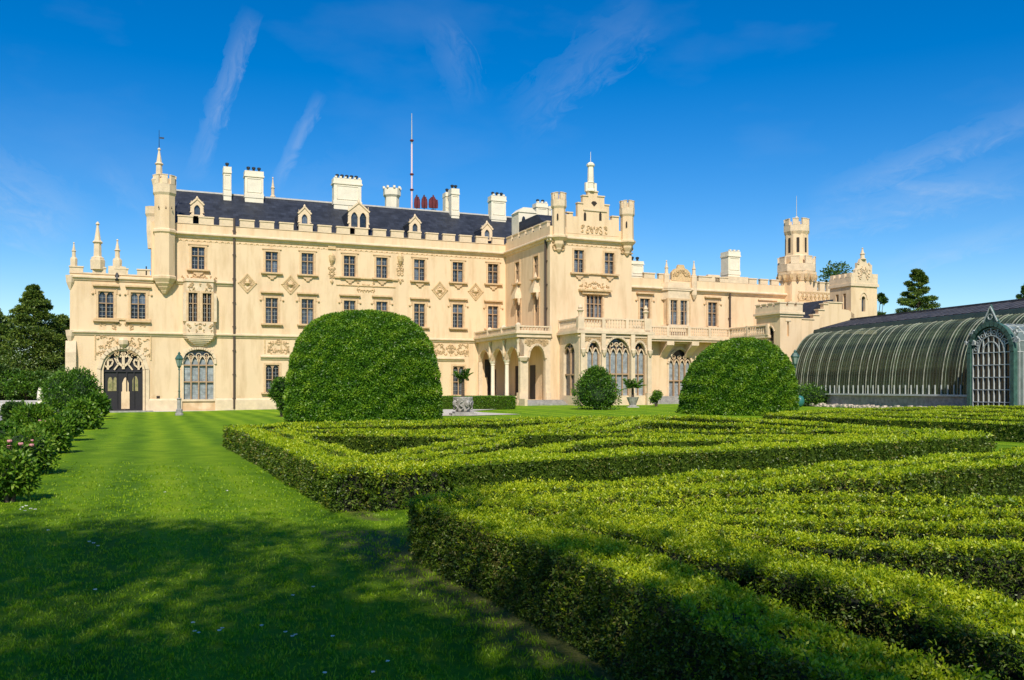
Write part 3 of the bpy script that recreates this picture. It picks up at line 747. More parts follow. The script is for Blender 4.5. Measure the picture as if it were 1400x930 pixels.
# ------------------------------------------------------------------ roof, dormers, chimneys
RZ = CAMZ+(HOR-262)/F*YY(SS(260, -7), -7)
ridge_y = 7.0
q = MB()
q.pyz([(.5, CORN+.2), (ridge_y, RZ), (13.2, CORN+.2)], sT+.9, 51.0)
roof = obj('roof', q, slate, castle, label='long dark slate roof of the main range')
q = MB(); q.box(sT+.9, 51, ridge_y-.12, ridge_y+.12, RZ-.06, RZ+.1); obj('ridge_cap', q, palewall, roof)
def roof_y(z): return .5+(z-CORN-.2)/(RZ-CORN-.2)*(ridge_y-.5)
def dormer(px, ytop, ybot, wpx, double=False):
    t = -.75; s_ = SS(px, t); z0, z1 = ZZ(px, ybot+4, t), ZZ(px, ytop, t); wd = wpx/F*YY(s_, t); hw = wd/2; H = z1-z0; eb = H*.62
    q = MB(); wins_ = ((-hw*.52, hw*.52),) if not double else ((-hw*.78, -hw*.1), (hw*.1, hw*.78))
    poly = [(-hw, 0)]
    for a, b in wins_: poly += [(a, 0), (a, eb*.62)]+archpts(a, b, eb*.62, eb*.3, 6, 1.7, .8)[1:-1]+[(b, eb*.62), (b, 0)]
    poly += [(hw, 0), (hw, eb), (0, H*.93), (-hw, eb)]
    q.pxz(poly, 0, .3)
    q.band([(-hw-.1, eb-.05), (0, H*.95), (hw+.1, eb-.05)], .16, -.1, .35)
    for sx in (-1, 1): finial(q, sx*hw, .1, eb*.2, H*.68, .16)
    q.lathe([(.1, H*.9), (.14, H*.98), (.04, H*1.08)], 6, 0, .1)
    q.box(-hw-.12, hw+.12, -.12, .32, -.12, 0)
    d = obj('dormer', q, stone, castle, (s_, -t, z0))
    r_ = MB(); yb = max(1.0, roof_y(z0+H*.9)+.2); r_.add([(-hw, .3, 0), (-hw, .3, eb), (0, .3, H*.9), (hw, .3, eb), (hw, .3, 0), (-hw, yb, 0), (-hw, yb, eb), (0, yb, H*.9), (hw, yb, eb), (hw, yb, 0)],
        [(0, 1, 6, 5), (1, 2, 7, 6), (2, 3, 8, 7), (3, 4, 9, 8)]); obj('dormer_roof', r_, slate, d)
    for a, b in wins_:
        w_ = MB(); w_.box(a-.02, b+.02, .2, .25, 0, eb*.95); obj('pane', w_, glass, d)
    return d
dormer(269.5, 270, 290, 15); dormer(416.5, 281.5, 304, 15); dormer(490.5, 275, 307, 27, True); dormer(567.5, 294.5, 316, 14); dormer(666, 303.5, 324, 14)
def chimney(px0, px1, ytop, ybot, pots, t=-6.0, depth=1.1, octo=False, cren=False, m=None):
    s0, s1 = SS(px0, t), SS(px1, t); c = (s0+s1)/2; hw = (s1-s0)/2; z0, z1 = ZZ((px0+px1)/2, ybot, t), ZZ((px0+px1)/2, ytop, t); H = z1-z0
    q = MB(); b = -2.0
    if octo:
        q.lathe([(hw*.85, b), (hw*.85, H*.5), (hw*1.05, H*.6), (hw*1.05, H*.9)], 8, 0, depth/2)
        for k in range(8): q.box(hw*math.cos(k*PI/4)-.12, hw*math.cos(k*PI/4)+.12, depth/2+hw*math.sin(k*PI/4)-.12, depth/2+hw*math.sin(k*PI/4)+.12, H*.9, H)
    else:
        q.box(-hw*.97, hw*.97, 0, depth, b, H*.78); q.box(-hw*1.02, hw*1.02, -.06, depth+.06, .02, H*.16); q.box(-hw*1.05, hw*1.05, -.1, depth+.1, H*.78, H*.84); q.box(-hw, hw, -.05, depth+.05, H*.84, H)
        # sunk panel edges
        q.band([(-hw*.75, H*.22), (hw*.75, H*.22), (hw*.75, H*.72), (-hw*.75, H*.72), (-hw*.75, H*.22)], .08, -.05, .01)
    if cren:
        n = max(2, int(2*hw/.5))
        for k in range(n):
            a = -hw+(k+.5)*2*hw/n; q.box(a-.12, a+.12, -.08, .2, H, H+.2); 
    ch = obj('chimney', q, m or palestone, castle, (c, -t, z0))
    for k in range(pots):
        a = (-hw+(k+.5)*2*hw/pots)*.85
        p = MB(); p.lathe([(.14, H), (.12, H+.3), (.2, H+.32), (.2, H+.5), (.08, H+.55)], 8, a, depth*.5); obj('chimney_pot', p, iron, ch)
    return ch
chimney(305.5, 316.5, 228, 268, 1); chimney(334.5, 360.5, 234, 271, 3); chimney(456, 494.5, 244.5, 281, 5, cren=True); chimney(527, 549.5, 254, 284, 0, t=-8.5, depth=1.6, octo=True)
chimney(617, 628, 258, 295, 2); chimney(609, 617, 263, 290, 1, t=-7.6); chimney(671.5, 692, 268, 301, 3, cren=True)
chimney(733, 749, 278, 305, 2, t=-3, cren=True); chimney(750, 754, 282, 300, 0, t=-4)
q = MB(); z0 = ZZ(373, 270, -8); finial(q, 0, 0, 0, ZZ(373, 242, -8)-z0, .3); obj('spire', q, stone, castle, (SS(373, -8), 8, z0))
# gabled lucarne turret near the inner corner
def Sx(px, t): return SS(px, t)
t_ = 2.0; a_, b_ = SS(709, t_), SS(733, t_); z0, z1 = ZZ(720, 318, t_), ZZ(720, 284, t_)
q = MB(); q.box(0, b_-a_, 0, 2.0, -3.0, (z1-z0)*.8); q.pxz([(-.1, (z1-z0)*.8), (b_-a_+.1, (z1-z0)*.8), ((b_-a_)*.75, z1-z0), ((b_-a_)*.25, z1-z0)], -.1, 2.1)
lt = obj('gable_turret', q, palestone, castle, (a_, -t_, z0))
for k in range(2):
    w_ = MB(); cx = (b_-a_)*(.28+.44*k); w_.pxz([(cx-.22, .2), (cx+.22, .2)]+archpts(cx-.22, cx+.22, (z1-z0)*.5, .4, 6)[::-1], -.03, .05); obj('pane', w_, glass, lt)
# aerial mast and antennas
tm = -9; zm0 = ZZ(563, 290, tm)
mm = thing('antenna_mast', 'tall thin pink and white aerial mast rising behind the slate roof ridge', 'mast', (AX+UX*SS(563, tm)+UY*tm, AY+UY*SS(563, tm)-UX*tm, zm0-5), CROT)
zt = ZZ(563, 155, tm)-zm0+5
q = MB(); q.tube((0, 0, 0), (0, 0, zt*.78), .12, .10, 8); obj('lower_mast', q, mastm, mm)
q = MB(); q.tube((0, 0, zt*.78), (0, 0, zt), .07, .03, 6); obj('upper_rod', q, palewall, mm)
for k in (.45, .56, .80):
    q = MB(); q.lathe([(.2, zt*k), (.24, zt*k+.12), (.2, zt*k+.2)], 8); obj('collar', q, redm, mm)
q = MB(); q.box(-.35, .35, -.3, .3, -.2, 5.0-1.6); obj('mast_base', q, palestone, mm)
for i, (px, lab) in enumerate(((570, 'dark red slatted antenna cluster nearest the tall mast on the roof ridge'), (580, 'brownish red antenna cluster in the middle of the three on the roof ridge'), (592, 'widest bright red antenna cluster, rightmost of the three on the ridge'))):
    tt = -8; s_ = SS(px, tt); z0 = ZZ(px, 286, tt)
    o = thing('antenna_cluster', lab, 'antenna', (AX+UX*s_+UY*tt, AY+UY*s_-UX*tt, z0), CROT, 'red antenna clusters on the roof')
    q = MB(); q.tube((0, 0, -2.5), (0, 0, 1.7), .05, .05, 6); q.box(-.3, .3, -.3, .3, -2.6, -.1); obj('pole', q, iron, o)
    for k in range(5 if i < 2 else 7):
        q = MB(); a = (k-2)*.13 if i < 2 else (k-3)*.15; h_ = 1.65-abs(k-2)*.22 if i < 2 else 1.6-.16*abs(k-3)
        q.pxz([(a-.10, .1), (a+.10, .1), (a+.13, h_*.5), (a+.08, h_), (a-.08, h_), (a-.13, h_*.5)], -.2+.1*(k % 3), -.05+.1*(k % 3)); obj('antenna_panel', q, redm, o)

# ------------------------------------------------------------------ castle: side wall and projecting block
s0b = 44.05; tB = 11.87; s1b = SS(863.5, tB)
zB = (ZZ(752, 323.5, tB)+ZZ(862, 331.5, tB))/2
CB = zB
sw = MB(); sh = []
sidewins = []
for px, y0, y1, k in ((727, 0, 0, 0),):
    pass
def side_t(px): return TT(px, s0b)
sd_ = []
for px, ya, yb, w_ in ((707.5, 358, 387, 1.25), (733, 350, 380, 1.25), (709, 412, 446, 1.2), (734, 404, 446, 1.2)):
    t = side_t(px); sd_.append((t, ZS(px, yb, s0b), w_, ZS(px, ya, s0b)-ZS(px, yb, s0b)))
# side wall frame: x runs from the inner corner (t=0) to the block corner (t=tB); local origin at (s0b, 0), rz=-90deg
RZS = -PI/2
for t, z, w_, h in sd_:
    w_ = round(w_, 1); h = round(h, 1); sh.append((t-w_/2-.01, t+w_/2+.01, z, z+h))
gridwall(sw, 0, tB, g0, CB+1.1, sh)
obj('wall', sw, plaster, castle, (s0b, 0, 0), RZS, label='side wall of the projecting block facing left')
for i, (t, z, w_, h) in enumerate(sd_):
    window(castle, s0b, -t, z, w_, h, 2, (.6,), rz=RZS, sill='bracket' if i < 2 else None, hood=False)
    if i >= 2:
        q = MB(); q.pxy([(-.75, .01), (-.5, -.65), (.5, -.65), (.75, .01)], h+.25, h+.7); 
        for k in range(5): q.pxy([(-.7+.12*k, .01), (-.5+.08*k, -.6+.1*k), (.5-.08*k, -.6+.1*k), (.7-.12*k, .01)], h+.7+k*.2, h+.9+k*.2)
        q.lathe([(.12, h+1.6), (.18, h+1.9), (.04, h+2.4)], 6, 0, -.15)
        for sx in (-1, 1): q.lathe([(.04, h-.5), (.14, h-.2), (.16, h+.25)], 6, sx*.68, -.25)
        obj('canopy', q, stone, castle, (s0b, -t, z), RZS)
q = MB(); q.pyz([(p[0], CB+p[1]) for p in PC], 0, tB+.3); obj('cornice', q, stone, castle, (s0b, 0, 0), RZS)
merlons(castle, 0, 0+tB-1.0, 0, CB+1.1, .5, wd=1.3, gap=.45, rz=RZS, ox=(s0b+.0, -.3))
q = MB(); q.pyz([(p[0], STR1+p[1]) for p in PS], 0, tB); obj('string_course', q, stone, castle, (s0b, 0, 0), RZS)
# downpipe on the side wall
q = MB(); q.tube((0, -.15, gz(0, 80)+.4), (0, -.15, CB-.2), .13, .13, 6); 
for k in range(6): q.box(-.2, .2, -.2, 0, 3+k*2.4, 3.12+k*2.4)
obj('downpipe', q, pipem, castle, (s0b, -(tB-.75), 0), RZS)
# block front
bf = MB(); bh = []; bw = []
for px, ya, yb, w_ in ((791.5, 342, 372.5, 1.25), (833, 345.5, 374.5, 1.25)):
    s = SS(px, tB); z = ZZ(px, yb, tB); h = ZZ(px, ya, tB)-z; bw.append((s, z, round(w_, 1), round(h, 1), 2))
s = SS(812.5, tB); z = ZZ(812, 434, tB); bw.append((s, z, 1.9, round(ZZ(812, 403, tB)-z, 1), 4))
for s, z, w_, h, n in bw: bh.append((s-w_/2-.01, s+w_/2+.01, z, z+h))
gridwall(bf, s0b, s1b, g0, CB+1.1, bh)
bf.add([(s1b, 0, g0), (s1b, 6, g0), (s1b, 6, CB+1.1), (s1b, 0, CB+1.1)], [(0, 1, 2, 3)])
obj('wall', bf, plaster, castle, (0, -tB, 0), 0, label='front wall of the projecting block')
for s, z, w_, h, n in bw:
    if n == 2: window(castle, s, -tB, z, w_, h, 2, (.6,), sill='bracket', hood=False)
    else: window(castle, s, -tB, z, w_, h, 4, (.6,), arch=True, sill='plain', hood=False)
s, z, w_, h, n = bw[2]
q = MB(); zz = z+h+.35; q.box(s-1.85, s+1.85, -.5, .01, zz, zz+.2); q.box(s-1.5, s+1.5, -.3, .01, zz-.3, zz); curls(q, s-1.7, s+1.7, zz+.3, zz+1.3, 0, seed=44, sz=.25)
q.box(s-2.6, s+2.6, -.2, .01, zz+1.75, zz+1.88)
obj('hood_mould', q, carved, castle, (0, -tB, 0))
q = MB(); q.pyz([(p[0]-tB, CB+p[1]) for p in PC], s0b-.35, s1b+.1); obj('cornice', q, stone, castle)
fr = MB(); x = s0b+1.2
while x < s1b-1.2:
    fr.pxz([(x, zB-.75), (x+.16, zB-.56), (x+.32, zB-.75), (x+.16, zB-.68)], -.06, .01); fr.box(x+.42, x+.48, -.05, .01, zB-.78, zB-.66); x += .56
obj('corbel_frieze', fr, carved, castle, (0, -tB, 0), kind='stuff')
# block corner turrets
for px0, px1, yt, yk in ((752, 774.5, 266, 345), (845.5, 867.5, 277, 350)):
    pc_ = (px0+px1)/2; s_ = SS(pc_, tB); r = (px1-px0)/2/F*YY(s_, tB)*.84; zt = ZZ(pc_, yt, tB); zk = ZZ(pc_, yk, tB)
    zcr = ZZ(pc_, yt+19, tB)
    q = MB(); q.lathe([(.12, zk), (.3, zk+.25), (.32, zk+.4), (.5, zk+.7), (.55, zk+.8), (r*.8, zB-.45), (r+.10, zB-.2), (r+.2, zB-.1), (r+.2, zB+.1), (r+.0, zB+.2), (r-.02, zcr)], 8)
    tu = obj('turret', q, plaster, castle, (s_, -tB-.1, 0))
    crown(tu, 0, 0, r+.1, zcr+.12, zt-zcr-.1, 8, .5)
    for dx in (-.4, .1):
        q = MB(); q.pxz([(-.07, 0), (.07, 0), (.07, .5), (0, .65), (-.07, .5)], -.03, .05); obj('arrow_slit', q, void, tu, (dx, -(r-.06)*math.cos(PI/8), zcr-1.3))
    q = MB(); curls(q, -.7, .7, zk+.1, zB-.3, -.02, n=16, seed=int(px0), sz=.26); obj('carved_corbel', q, carved, tu, (0, .05, 0), kind='stuff')
# stepped parapet gable of the block
def PB(px, py): return (SS(px, tB), ZZ(px, py, tB))
q = MB(); base = CB+1.09
gp = [PB(774, 306), PB(774, 293), PB(778, 293), PB(778, 290.5), PB(783, 290.5), PB(783, 296), PB(789.5, 296), PB(789.5, 278), PB(796.5, 278), PB(796.5, 268), PB(803.5, 268), PB(803.5, 262), PB(817, 262), PB(817, 269), PB(826, 269.5), PB(826, 280.5), PB(832.5, 281), PB(832.5, 301), PB(836.5, 301), PB(836.5, 296.5), PB(846, 296.5), PB(846, 308)]
q.pxz([(gp[0][0], base-.6)]+gp+[(gp[-1][0], base-.6)], -.03, .4)
gab = obj('stepped_gable', q, plaster, castle, (0, -tB, 0))
q = MB()
for (xa, xb, yy_) in ((774, 783, 291), (789, 797, 278), (796, 804, 268), (803, 817.5, 262), (816, 826.5, 269), (826, 833, 281), (836, 846, 296.5)):
    a = PB(xa, yy_); b = PB(xb, yy_); q.box(a[0], b[0], -.12, .45, a[1], a[1]+.12)
q.box(PB(797, 290)[0], PB(829, 290)[0], -.14, 0, PB(812, 289)[1], PB(812, 289)[1]+.15)
obj('coping', q, stone, gab)
q = MB()
for px in (799.5, 820.5):
    q = MB(); a = PB(px, 302); q.pxz([(a[0]-.14, a[1]), (a[0]+.14, a[1]), (a[0]+.14, a[1]+.7), (a[0], a[1]+.95), (a[0]-.14, a[1]+.7)], -.05, .02); obj('blind_niche', q, void, gab)
q = MB(); a = PB(812, 278); q.pxz([(a[0], a[1]-.35), (a[0]+.35, a[1]), (a[0]+.15, a[1]+.2), (a[0]-.15, a[1]+.2), (a[0]-.35, a[1])], -.05, .02)
obj('blind_niche', q, void, gab)
q = MB(); a = PB(812, 316); curls(q, a[0]-1.5, a[0]+1.5, a[1]-.3, a[1]+.55, -.03, n=14, seed=77, sz=.24); obj('carved_panel', q, carved, gab, kind='stuff')
q = MB(); a = PB(809, 262); H = PB(809, 222)[1]-a[1]
q.lathe([(.46, 0), (.46, H*.05), (.36, H*.1), (.36, H*.28), (.42, H*.3), (.34, H*.33), (.3, H*.84), (.42, H*.88), (.42, H*.94), (.22, H)], 8); q.tube((0, 0, H), (0, 0, H+1.1), .03, .02, 5)
for sx in (-1, 1): q.box(sx*.5-.14, sx*.5+.14, -.14, .14, 0, .9)
obj('pinnacle', q, palestone, gab, (a[0]-.05, .15, a[1]), label='tall octagonal pinnacle on the stepped gable')
q = MB(); q.pyz([(-tB+.5, CB+.2), (-tB+5, CB+3.2), (-1, CB+3.2), (3, CB+.2)], s0b+.8, s1b-.6); obj('roof', q, slate, castle, label='low slate roof of the projecting block')

# ------------------------------------------------------------------ bay with balustrade on the block front
tb = 16.2; sb0, sb1 = SS(791.5, tb), SS(888, tb)
gB = gz(10, 86)
zbc = (ZZ(800, 452, tb)+ZZ(885, 453.5, tb))/2      # cornice
zbt = (ZZ(800, 435, tb)+ZZ(885, 436.5, tb))/2
sbl = SS(765, tB)
def rect_arch_wall(mb, x0, x1, z0, z1, arches, y0, y1):
    """wall slab with arched openings that start at z0 of each arch; arches (a,b,zb,sp,rise)"""
    xs = x0
    for a, b, zb, sp, rise in arches:
        mb.box(xs, a, y0, y1, z0, z1)
        if zb > z0: mb.box(a+.001, b-.001, y0+.002, y1-.002, z0, zb)
        ap = archpts(a, b, sp, rise, 14, 2.0, .62)
        mb.pxz([(a, sp)]+ap[1:-1]+[(b, sp), (b, z1), (a, z1)], y0, y1)
        xs = b
    mb.box(xs, x1, y0, y1, z0, z1)
zsill = ZZ(845, 541, tb)
arcs = []
for xa, xb, ytop_, yspr in ((803, 820, 466, 481), (827, 861, 462, 482), (865.5, 882.5, 468, 483)):
    a, b = SS(xa, tb), SS(xb, tb); zt = ZZ((xa+xb)/2, ytop_, tb); sp = ZZ((xa+xb)/2, yspr, tb); arcs.append((a, b, zsill, sp, zt-sp))
q = MB(); rect_arch_wall(q, sb0, sb1, g0+.3, zbc-.3, arcs, 0, .5)
q.box(sb1-.5, sb1, .5, tb-tB, g0+.3, zbc-.3)
bay = obj('bay', q, stone, castle, (0, -tb, 0), label='projecting ground floor bay with three pointed windows under a balustrade')
for i, (a, b, zb, sp, rise) in enumerate(arcs):
    n = (2, 4, 2)[i]; c = (a+b)/2; hw = (b-a)/2
    q = MB(); lw = 2*hw/n
    for k in range(1, n): q.box(-hw+k*lw-.05, -hw+k*lw+.05, .2, .4, zb, sp+rise*.6)
    for tz in (.5,):
        for k in range(n): q.box(-hw+k*lw+.051, -hw+(k+1)*lw-.051, .22, .38, zb+(sp-zb)*tz-.07, zb+(sp-zb)*tz+.07)
    q.box(-hw, -hw+.08, .2, .4, zb, sp+.1); q.box(hw-.08, hw, .2, .4, zb, sp+.1)
    q.cur = 1
    for k in range(n): q.band(archpts(-hw+k*lw+.04, -hw+(k+1)*lw-.04, sp-.15, .55, 8, 1.6, .8), .1, .18, .36)
    q.band(archpts(-hw-.08, hw+.08, sp-.02, rise+.1, 14, 2, .62), .2, -.13, .06)
    if n == 4:
        for k in range(5): 
            xm = -hw+(k+.5)*2*hw/5*1.0; zz = sp+rise*.55
            q.band([(xm+.2*math.cos(x_*PI/3), zz+.2*math.sin(x_*PI/3)) for x_ in range(7)], .07, .18, .34)
    w_ = obj('window', q, [mullion, stone], castle, (c, -tb, 0))
    for k in range(n):
        for z0_, z1_ in ((zb, zb+(sp-zb)*.5), (zb+(sp-zb)*.5, sp)):
            p = MB(); p.box(-hw+k*lw+.02, -hw+(k+1)*lw-.02, .42, .435, z0_, z1_-.004); obj('pane', p, curtain, w_)
    p = MB(); p.box(-hw, hw, .42, .435, sp, sp+rise); obj('pane', p, glass, w_)
    g = MB()
    for k in range(n):
        xm = -hw+(k+.5)*lw; g.box(xm-.014, xm+.014, .4, .419, zb, sp)
        for j in range(1, 9): g.box(-hw+k*lw+.05, -hw+(k+1)*lw-.05, .402, .418, zb+(sp-zb)*j/9-.012, zb+(sp-zb)*j/9+.012)
    obj('leading', g, lead, w_)
# side of the bay (facing left)
RL = -PI/2
sidelen = tb-tB
q = MB(); sp_s = arcs[0][3]; rect_arch_wall(q, 0, sidelen-.5, g0+.3, zbc-.3, [(.95, sidelen-.95, zsill, sp_s, .9)], 0, .4)
bs = obj('bay_side', q, stone, castle, (sb0, -tB, 0), RL)
q = MB(); q.box(.95, sidelen-.95, .3, .32, zsill, sp_s+.9); obj('pane', q, glass, bs)
q = MB(); c = sidelen/2; q.box(c-.06, c+.06, .12, .3, zsill, sp_s+.8); q.box(.95, sidelen-.95, .14, .28, zsill+2.0, zsill+2.15); q.band(archpts(.95, c, sp_s-.1, .6, 8, 1.6, .8), .1, .1, .28); q.band(archpts(c, sidelen-.95, sp_s-.1, .6, 8, 1.6, .8), .1, .1, .28)
obj('window_bars', q, mullion, bs)
# entablature, piers, finials of the bay
q = MB(); q.box(sb0-.35, sb1+.35, -.35, tb-tB, zbc-.3, zbc-.02); q.box(sb0-.2, sb1+.2, -.2, tb-tB, zbc-.02, zbc+.12); q.box(sb0-.2, sb1+.2, -.15, -.03, zbc-.62, zbc-.5)
obj('cornice', q, stone, castle, (0, -tb, 0))
q = MB()
for px in (795, 823.5, 863.5, 886):
    s_ = SS(px, tb); q.box(s_-.22, s_+.22, -.32, 0, g0+.3, zbc-.3); q.box(s_-.32, s_+.32, -.42, 0, g0+.3, gB+1.2); q.lathe([(.1, sp_s-.4), (.24, sp_s-.1), (.28, sp_s+.2), (.1, sp_s+.3)], 6, s_, -.4)
obj('pier', q, stone, castle, (0, -tb, 0))
q = MB(); curls(q, sb0+.5, arcs[1][0]-.2, sp_s+.9, zbc-.65, 0, n=22, seed=51, sz=.25); curls(q, arcs[1][0]-.1, arcs[1][1]+.1, sp_s+1.5, zbc-.65, 0, n=22, seed=52, sz=.25); curls(q, arcs[2][0]-.2, sb1-.4, sp_s+.9, zbc-.65, 0, n=22, seed=53, sz=.25)
obj('carved_panel', q, carved, castle, (0, -tb, 0), kind='stuff')
balustrade(castle, (sb0, -tb), (sb1, -tb), zbc+.12, zbt-zbc-.12, solid_every=2.7)
balustrade(castle, (sb0, -tB), (sb0, -tb), zbc+.12, zbt-zbc-.12, solid_every=4.0)
for px, yt in ((794, 416), (883.5, 418)):
    s_ = SS(px, tb); zt = ZZ(px, yt, tb); H = zt-zbt
    q = MB(); q.box(-.3, .3, -.3, .3, -(zbt-zbc)-.0, .1); q.lathe([(.16, .1), (.2, H*.4), (.34, H*.55), (.16, H*.65), (.24, H*.75), (.08, H)], 8); obj('pier_finial', q, stone, castle, (s_, -tb+.1, zbt))

# ------------------------------------------------------------------ portico in the inner corner
tp = 12.0; sp0 = SS(653, 0); sp0 = 40.75; zpt = ZZ(707, 445, tp); zpc = ZZ(707, 456, tp)
fz = .95                                          # floor of the porch
q = MB(); q.box(sp0-.3, s0b, -tp, 0, g0, fz); q.box(sp0-.45, s0b, -tp-.2, 0, zpc-.35, zpc); q.box(sp0-.6, s0b+.1, -tp-.35, 0, zpc, zpc+.18)
por = obj('portico', q, stone, castle, label='open arcaded portico with balustraded balcony in the inner corner')
# arcade side: x runs from main wall (0) to front (tp)
span = tp/3
asp = ZS(690, 487, sp0) if False else 5.05
q = MB(); arcs_p = []
for k in range(3):
    a, b = k*span+.35, (k+1)*span-.35
    ap = archpts(a, b, asp, 1.25, 12, 2.0, .7)
    q.pxz([(k*span, asp), (a, asp)]+ap[1:-1]+[(b, asp), ((k+1)*span, asp), ((k+1)*span, zpc-.35), (k*span, zpc-.35)], 0, .4)
    q.band([(x, z+.1) for x, z in ap], .15, -.08, .05)
obj('arcade', q, stone, por, (sp0, 0, 0), RL)
for k in (1, 2):
    c = MB(); c.lathe([(.34, fz), (.34, fz+.15), (.22, fz+.3), (.2, asp-.5), (.26, asp-.4), (.22, asp-.35), (.38, asp-.05), (.4, asp)], 12); obj('column', c, palestone, por, (sp0+.2, -k*span, 0))
for k in range(1, 4):
    c = MB(); c.lathe([(.05, asp+.3), (.18, asp+.7), (.12, zpc-1.0), (.26, zpc-.5)], 6); c.lathe([(.2, zpc+.2), (.32, zpc+.45), (.3, zpt+.1), (.12, zpt+.3)], 8); obj('corbel', c, stone, por, (sp0-.15, -k*span+(.2 if k == 3 else 0), 0))
q = MB(); q.box(0, .35, -.05, .4, fz, asp); obj('pilaster', q, stone, por, (sp0, 0, 0), RL)
# corner pier and front arch
q = MB(); W = s0b-sp0
fa, fb = .85, W-.55
ap = archpts(fa, fb, asp+.0, 1.35, 14, 2.0, .55)
q.pxz([(0, fz), (fa, fz), (fa, asp)]+ap[1:-1]+[(fb, asp), (fb, fz), (W, fz), (W, zpc-.35), (0, zpc-.35)], 0, .5)
q.band([(x*1.0, z+.12) for x, z in ap], .2, -.12, .05); q.box(-.15, .75, -.15, .6, fz, fz+.75); q.box(fb+.05, W+.05, -.12, .5, fz, fz+.75)
q.lathe([(.45, asp-.2), (.6, asp+.15), (.5, asp+.25)], 8, .4, .15)
obj('front_arch', q, stone, por, (sp0, -tp, 0))
q = MB(); curls(q, .5, W-.3, asp+1.3, zpc-.45, -.0, n=30, seed=61, sz=.26); obj('carved_panel', q, carved, por, (sp0, -tp, 0), kind='stuff')
balustrade(castle, (sp0-.35, -.1), (sp0-.35, -tp-.1), zpc+.18, zpt-zpc-.18, solid_every=4.0)
balustrade(castle, (sp0-.35, -tp-.1), (s0b-.1, -tp-.1), zpc+.18, zpt-zpc-.18, solid_every=3.4)
# doors and windows inside the porch
for t0, w_ in ((3.0, 1.2), (7.0, 1.3)):
    q = MB(); q.box(t0, t0+w_, -.06, -.02, fz, fz+3.6); obj('door', q, darkwood, por, (s0b, 0, 0), RL)
q = MB(); q.box(.8, 1.7, -.04, 0, fz+2.4, fz+4.4); obj('pane', q, glass, por, (sp0, -.0, 0))
q = MB(); q.box(1.1, 2.1, -.05, -.01, fz, fz+3.3); obj('door', q, darkwood, por, (sp0, -.0, 0))
q = MB(); q.tube((1.5, 3.0, zpc-.4), (1.5, 3.0, zpc-1.1), .02, .02, 4); q.lathe([(.1, zpc-1.5), (.2, zpc-1.35), (.12, zpc-1.1)], 8, 1.5, 3.0); obj('lantern', q, mat('lantern_glass', (.8, .5, .2), .3), por, (sp0, -tp, 0))
# terrace slab with brackets and steps
q = MB(); q.box(sp0-1.6, sp0-.2, -tp+.4, 0, fz+.25, fz+.4)
for k in range(5): q.pxz([(sp0-1.5, fz+.25), (sp0-.3, fz+.25), (sp0-.3, g0), (sp0-.9, g0)], -tp+.6+k*2.7, -tp+.9+k*2.7)
obj('terrace_slab', q, stone, por)
q = MB(); q.box(sp0-.35, sp0-.05, -tp-1.9, -tp-.4, .1, fz+.15); obj('stair_cheek', q, stone, por)
for k in range(3):
    q = MB(); q.box(sp0+.05, sb0+2.0-k*.0, -tp-1.75+k*.45, -tp-.02, gB-.1+.0, gB+.17+k*.17-.0) if k == 0 else q.box(sp0+.05, sb0+.3, -tp-1.75+k*.45, -tp-.02, gB+.171+(k-1)*.17, gB+.17+k*.17)
    obj('step', q, greystone, por)

# ------------------------------------------------------------------ lower right wing
tw = 9.4; sw0 = s1b; sw1 = 76.3
zw = (ZZ(866, 391.5, tw)+ZZ(1040, 401.5, tw))/2
wf = MB(); wh = []; wd_ = []
for px, ya, yb, w_, n, k in ((881.5, 408, 437, 1.3, 2, 'r'), (974, 413, 446, 1.3, 2, 'r')):
    s = SS(px, tw); z = ZZ(px, yb, tw); wd_.append((s, z, w_, round(ZZ(px, ya, tw)-z, 1), n))
for s, z, w_, h, n in wd_: wh.append((s-w_/2-.01, s+w_/2+.01, z, z+h))
a_, b_ = SS(914, tw), SS(944.5, tw); wz0, wz1 = ZZ(929, 545, tw), ZZ(929, 478, tw)
wh.append((a_, b_, wz0, wz1))
gridwall(wf, sw0-.3, sw1, g0, zw+1.0, wh)
wf.add([(sw1, 0, g0), (sw1, 9, g0), (sw1, 9, zw+1), (sw1, 0, zw+1)], [(0, 1, 2, 3)])
wf.add([(sw0, .6, zw-.1), (sw1, .6, zw-.1), (sw1, 9, zw-.1), (sw0, 9, zw-.1)], [(0, 1, 2, 3)])
obj('wall', wf, plaster, castle, (0, -tw, 0), label='wall of the lower right wing')
for s, z, w_, h, n in wd_: window(castle, s, -tw, z, w_, h, n, (.55,), sill=None, hood=True)
tallwin(castle, a_, b_, wz0, wz1, 4, (.5,), loc=(0, -tw, 0), segr=1.5, cp=True, p=1.8, qq=.7)
q = MB(); q.pyz([(p[0]-tw, zw+p[1]) for p in PC], sw0, sw1+.1); obj('cornice', q, stone, castle)
merlons(castle, sw0+3.0, SS(915, tw), -tw-.02, zw+1.0, .5, wd=1.2, gap=.5); merlons(castle, SS(955, tw), SS(995, tw), -tw-.02, zw+1.0, .5, wd=1.3, gap=.5); merlons(castle, SS(1024, tw), sw1, -tw-.02, zw+1.0, .55, wd=1.3, gap=.5)
q = MB(); q.box(SS(995, tw), SS(1023, tw), -.02, .4, zw+1.0, zw+1.75); q.box(SS(968, tw), SS(984, tw), -.02, .4, zw+1.0, zw+1.8); obj('parapet_block', q, stone, castle, (0, -tw, 0))
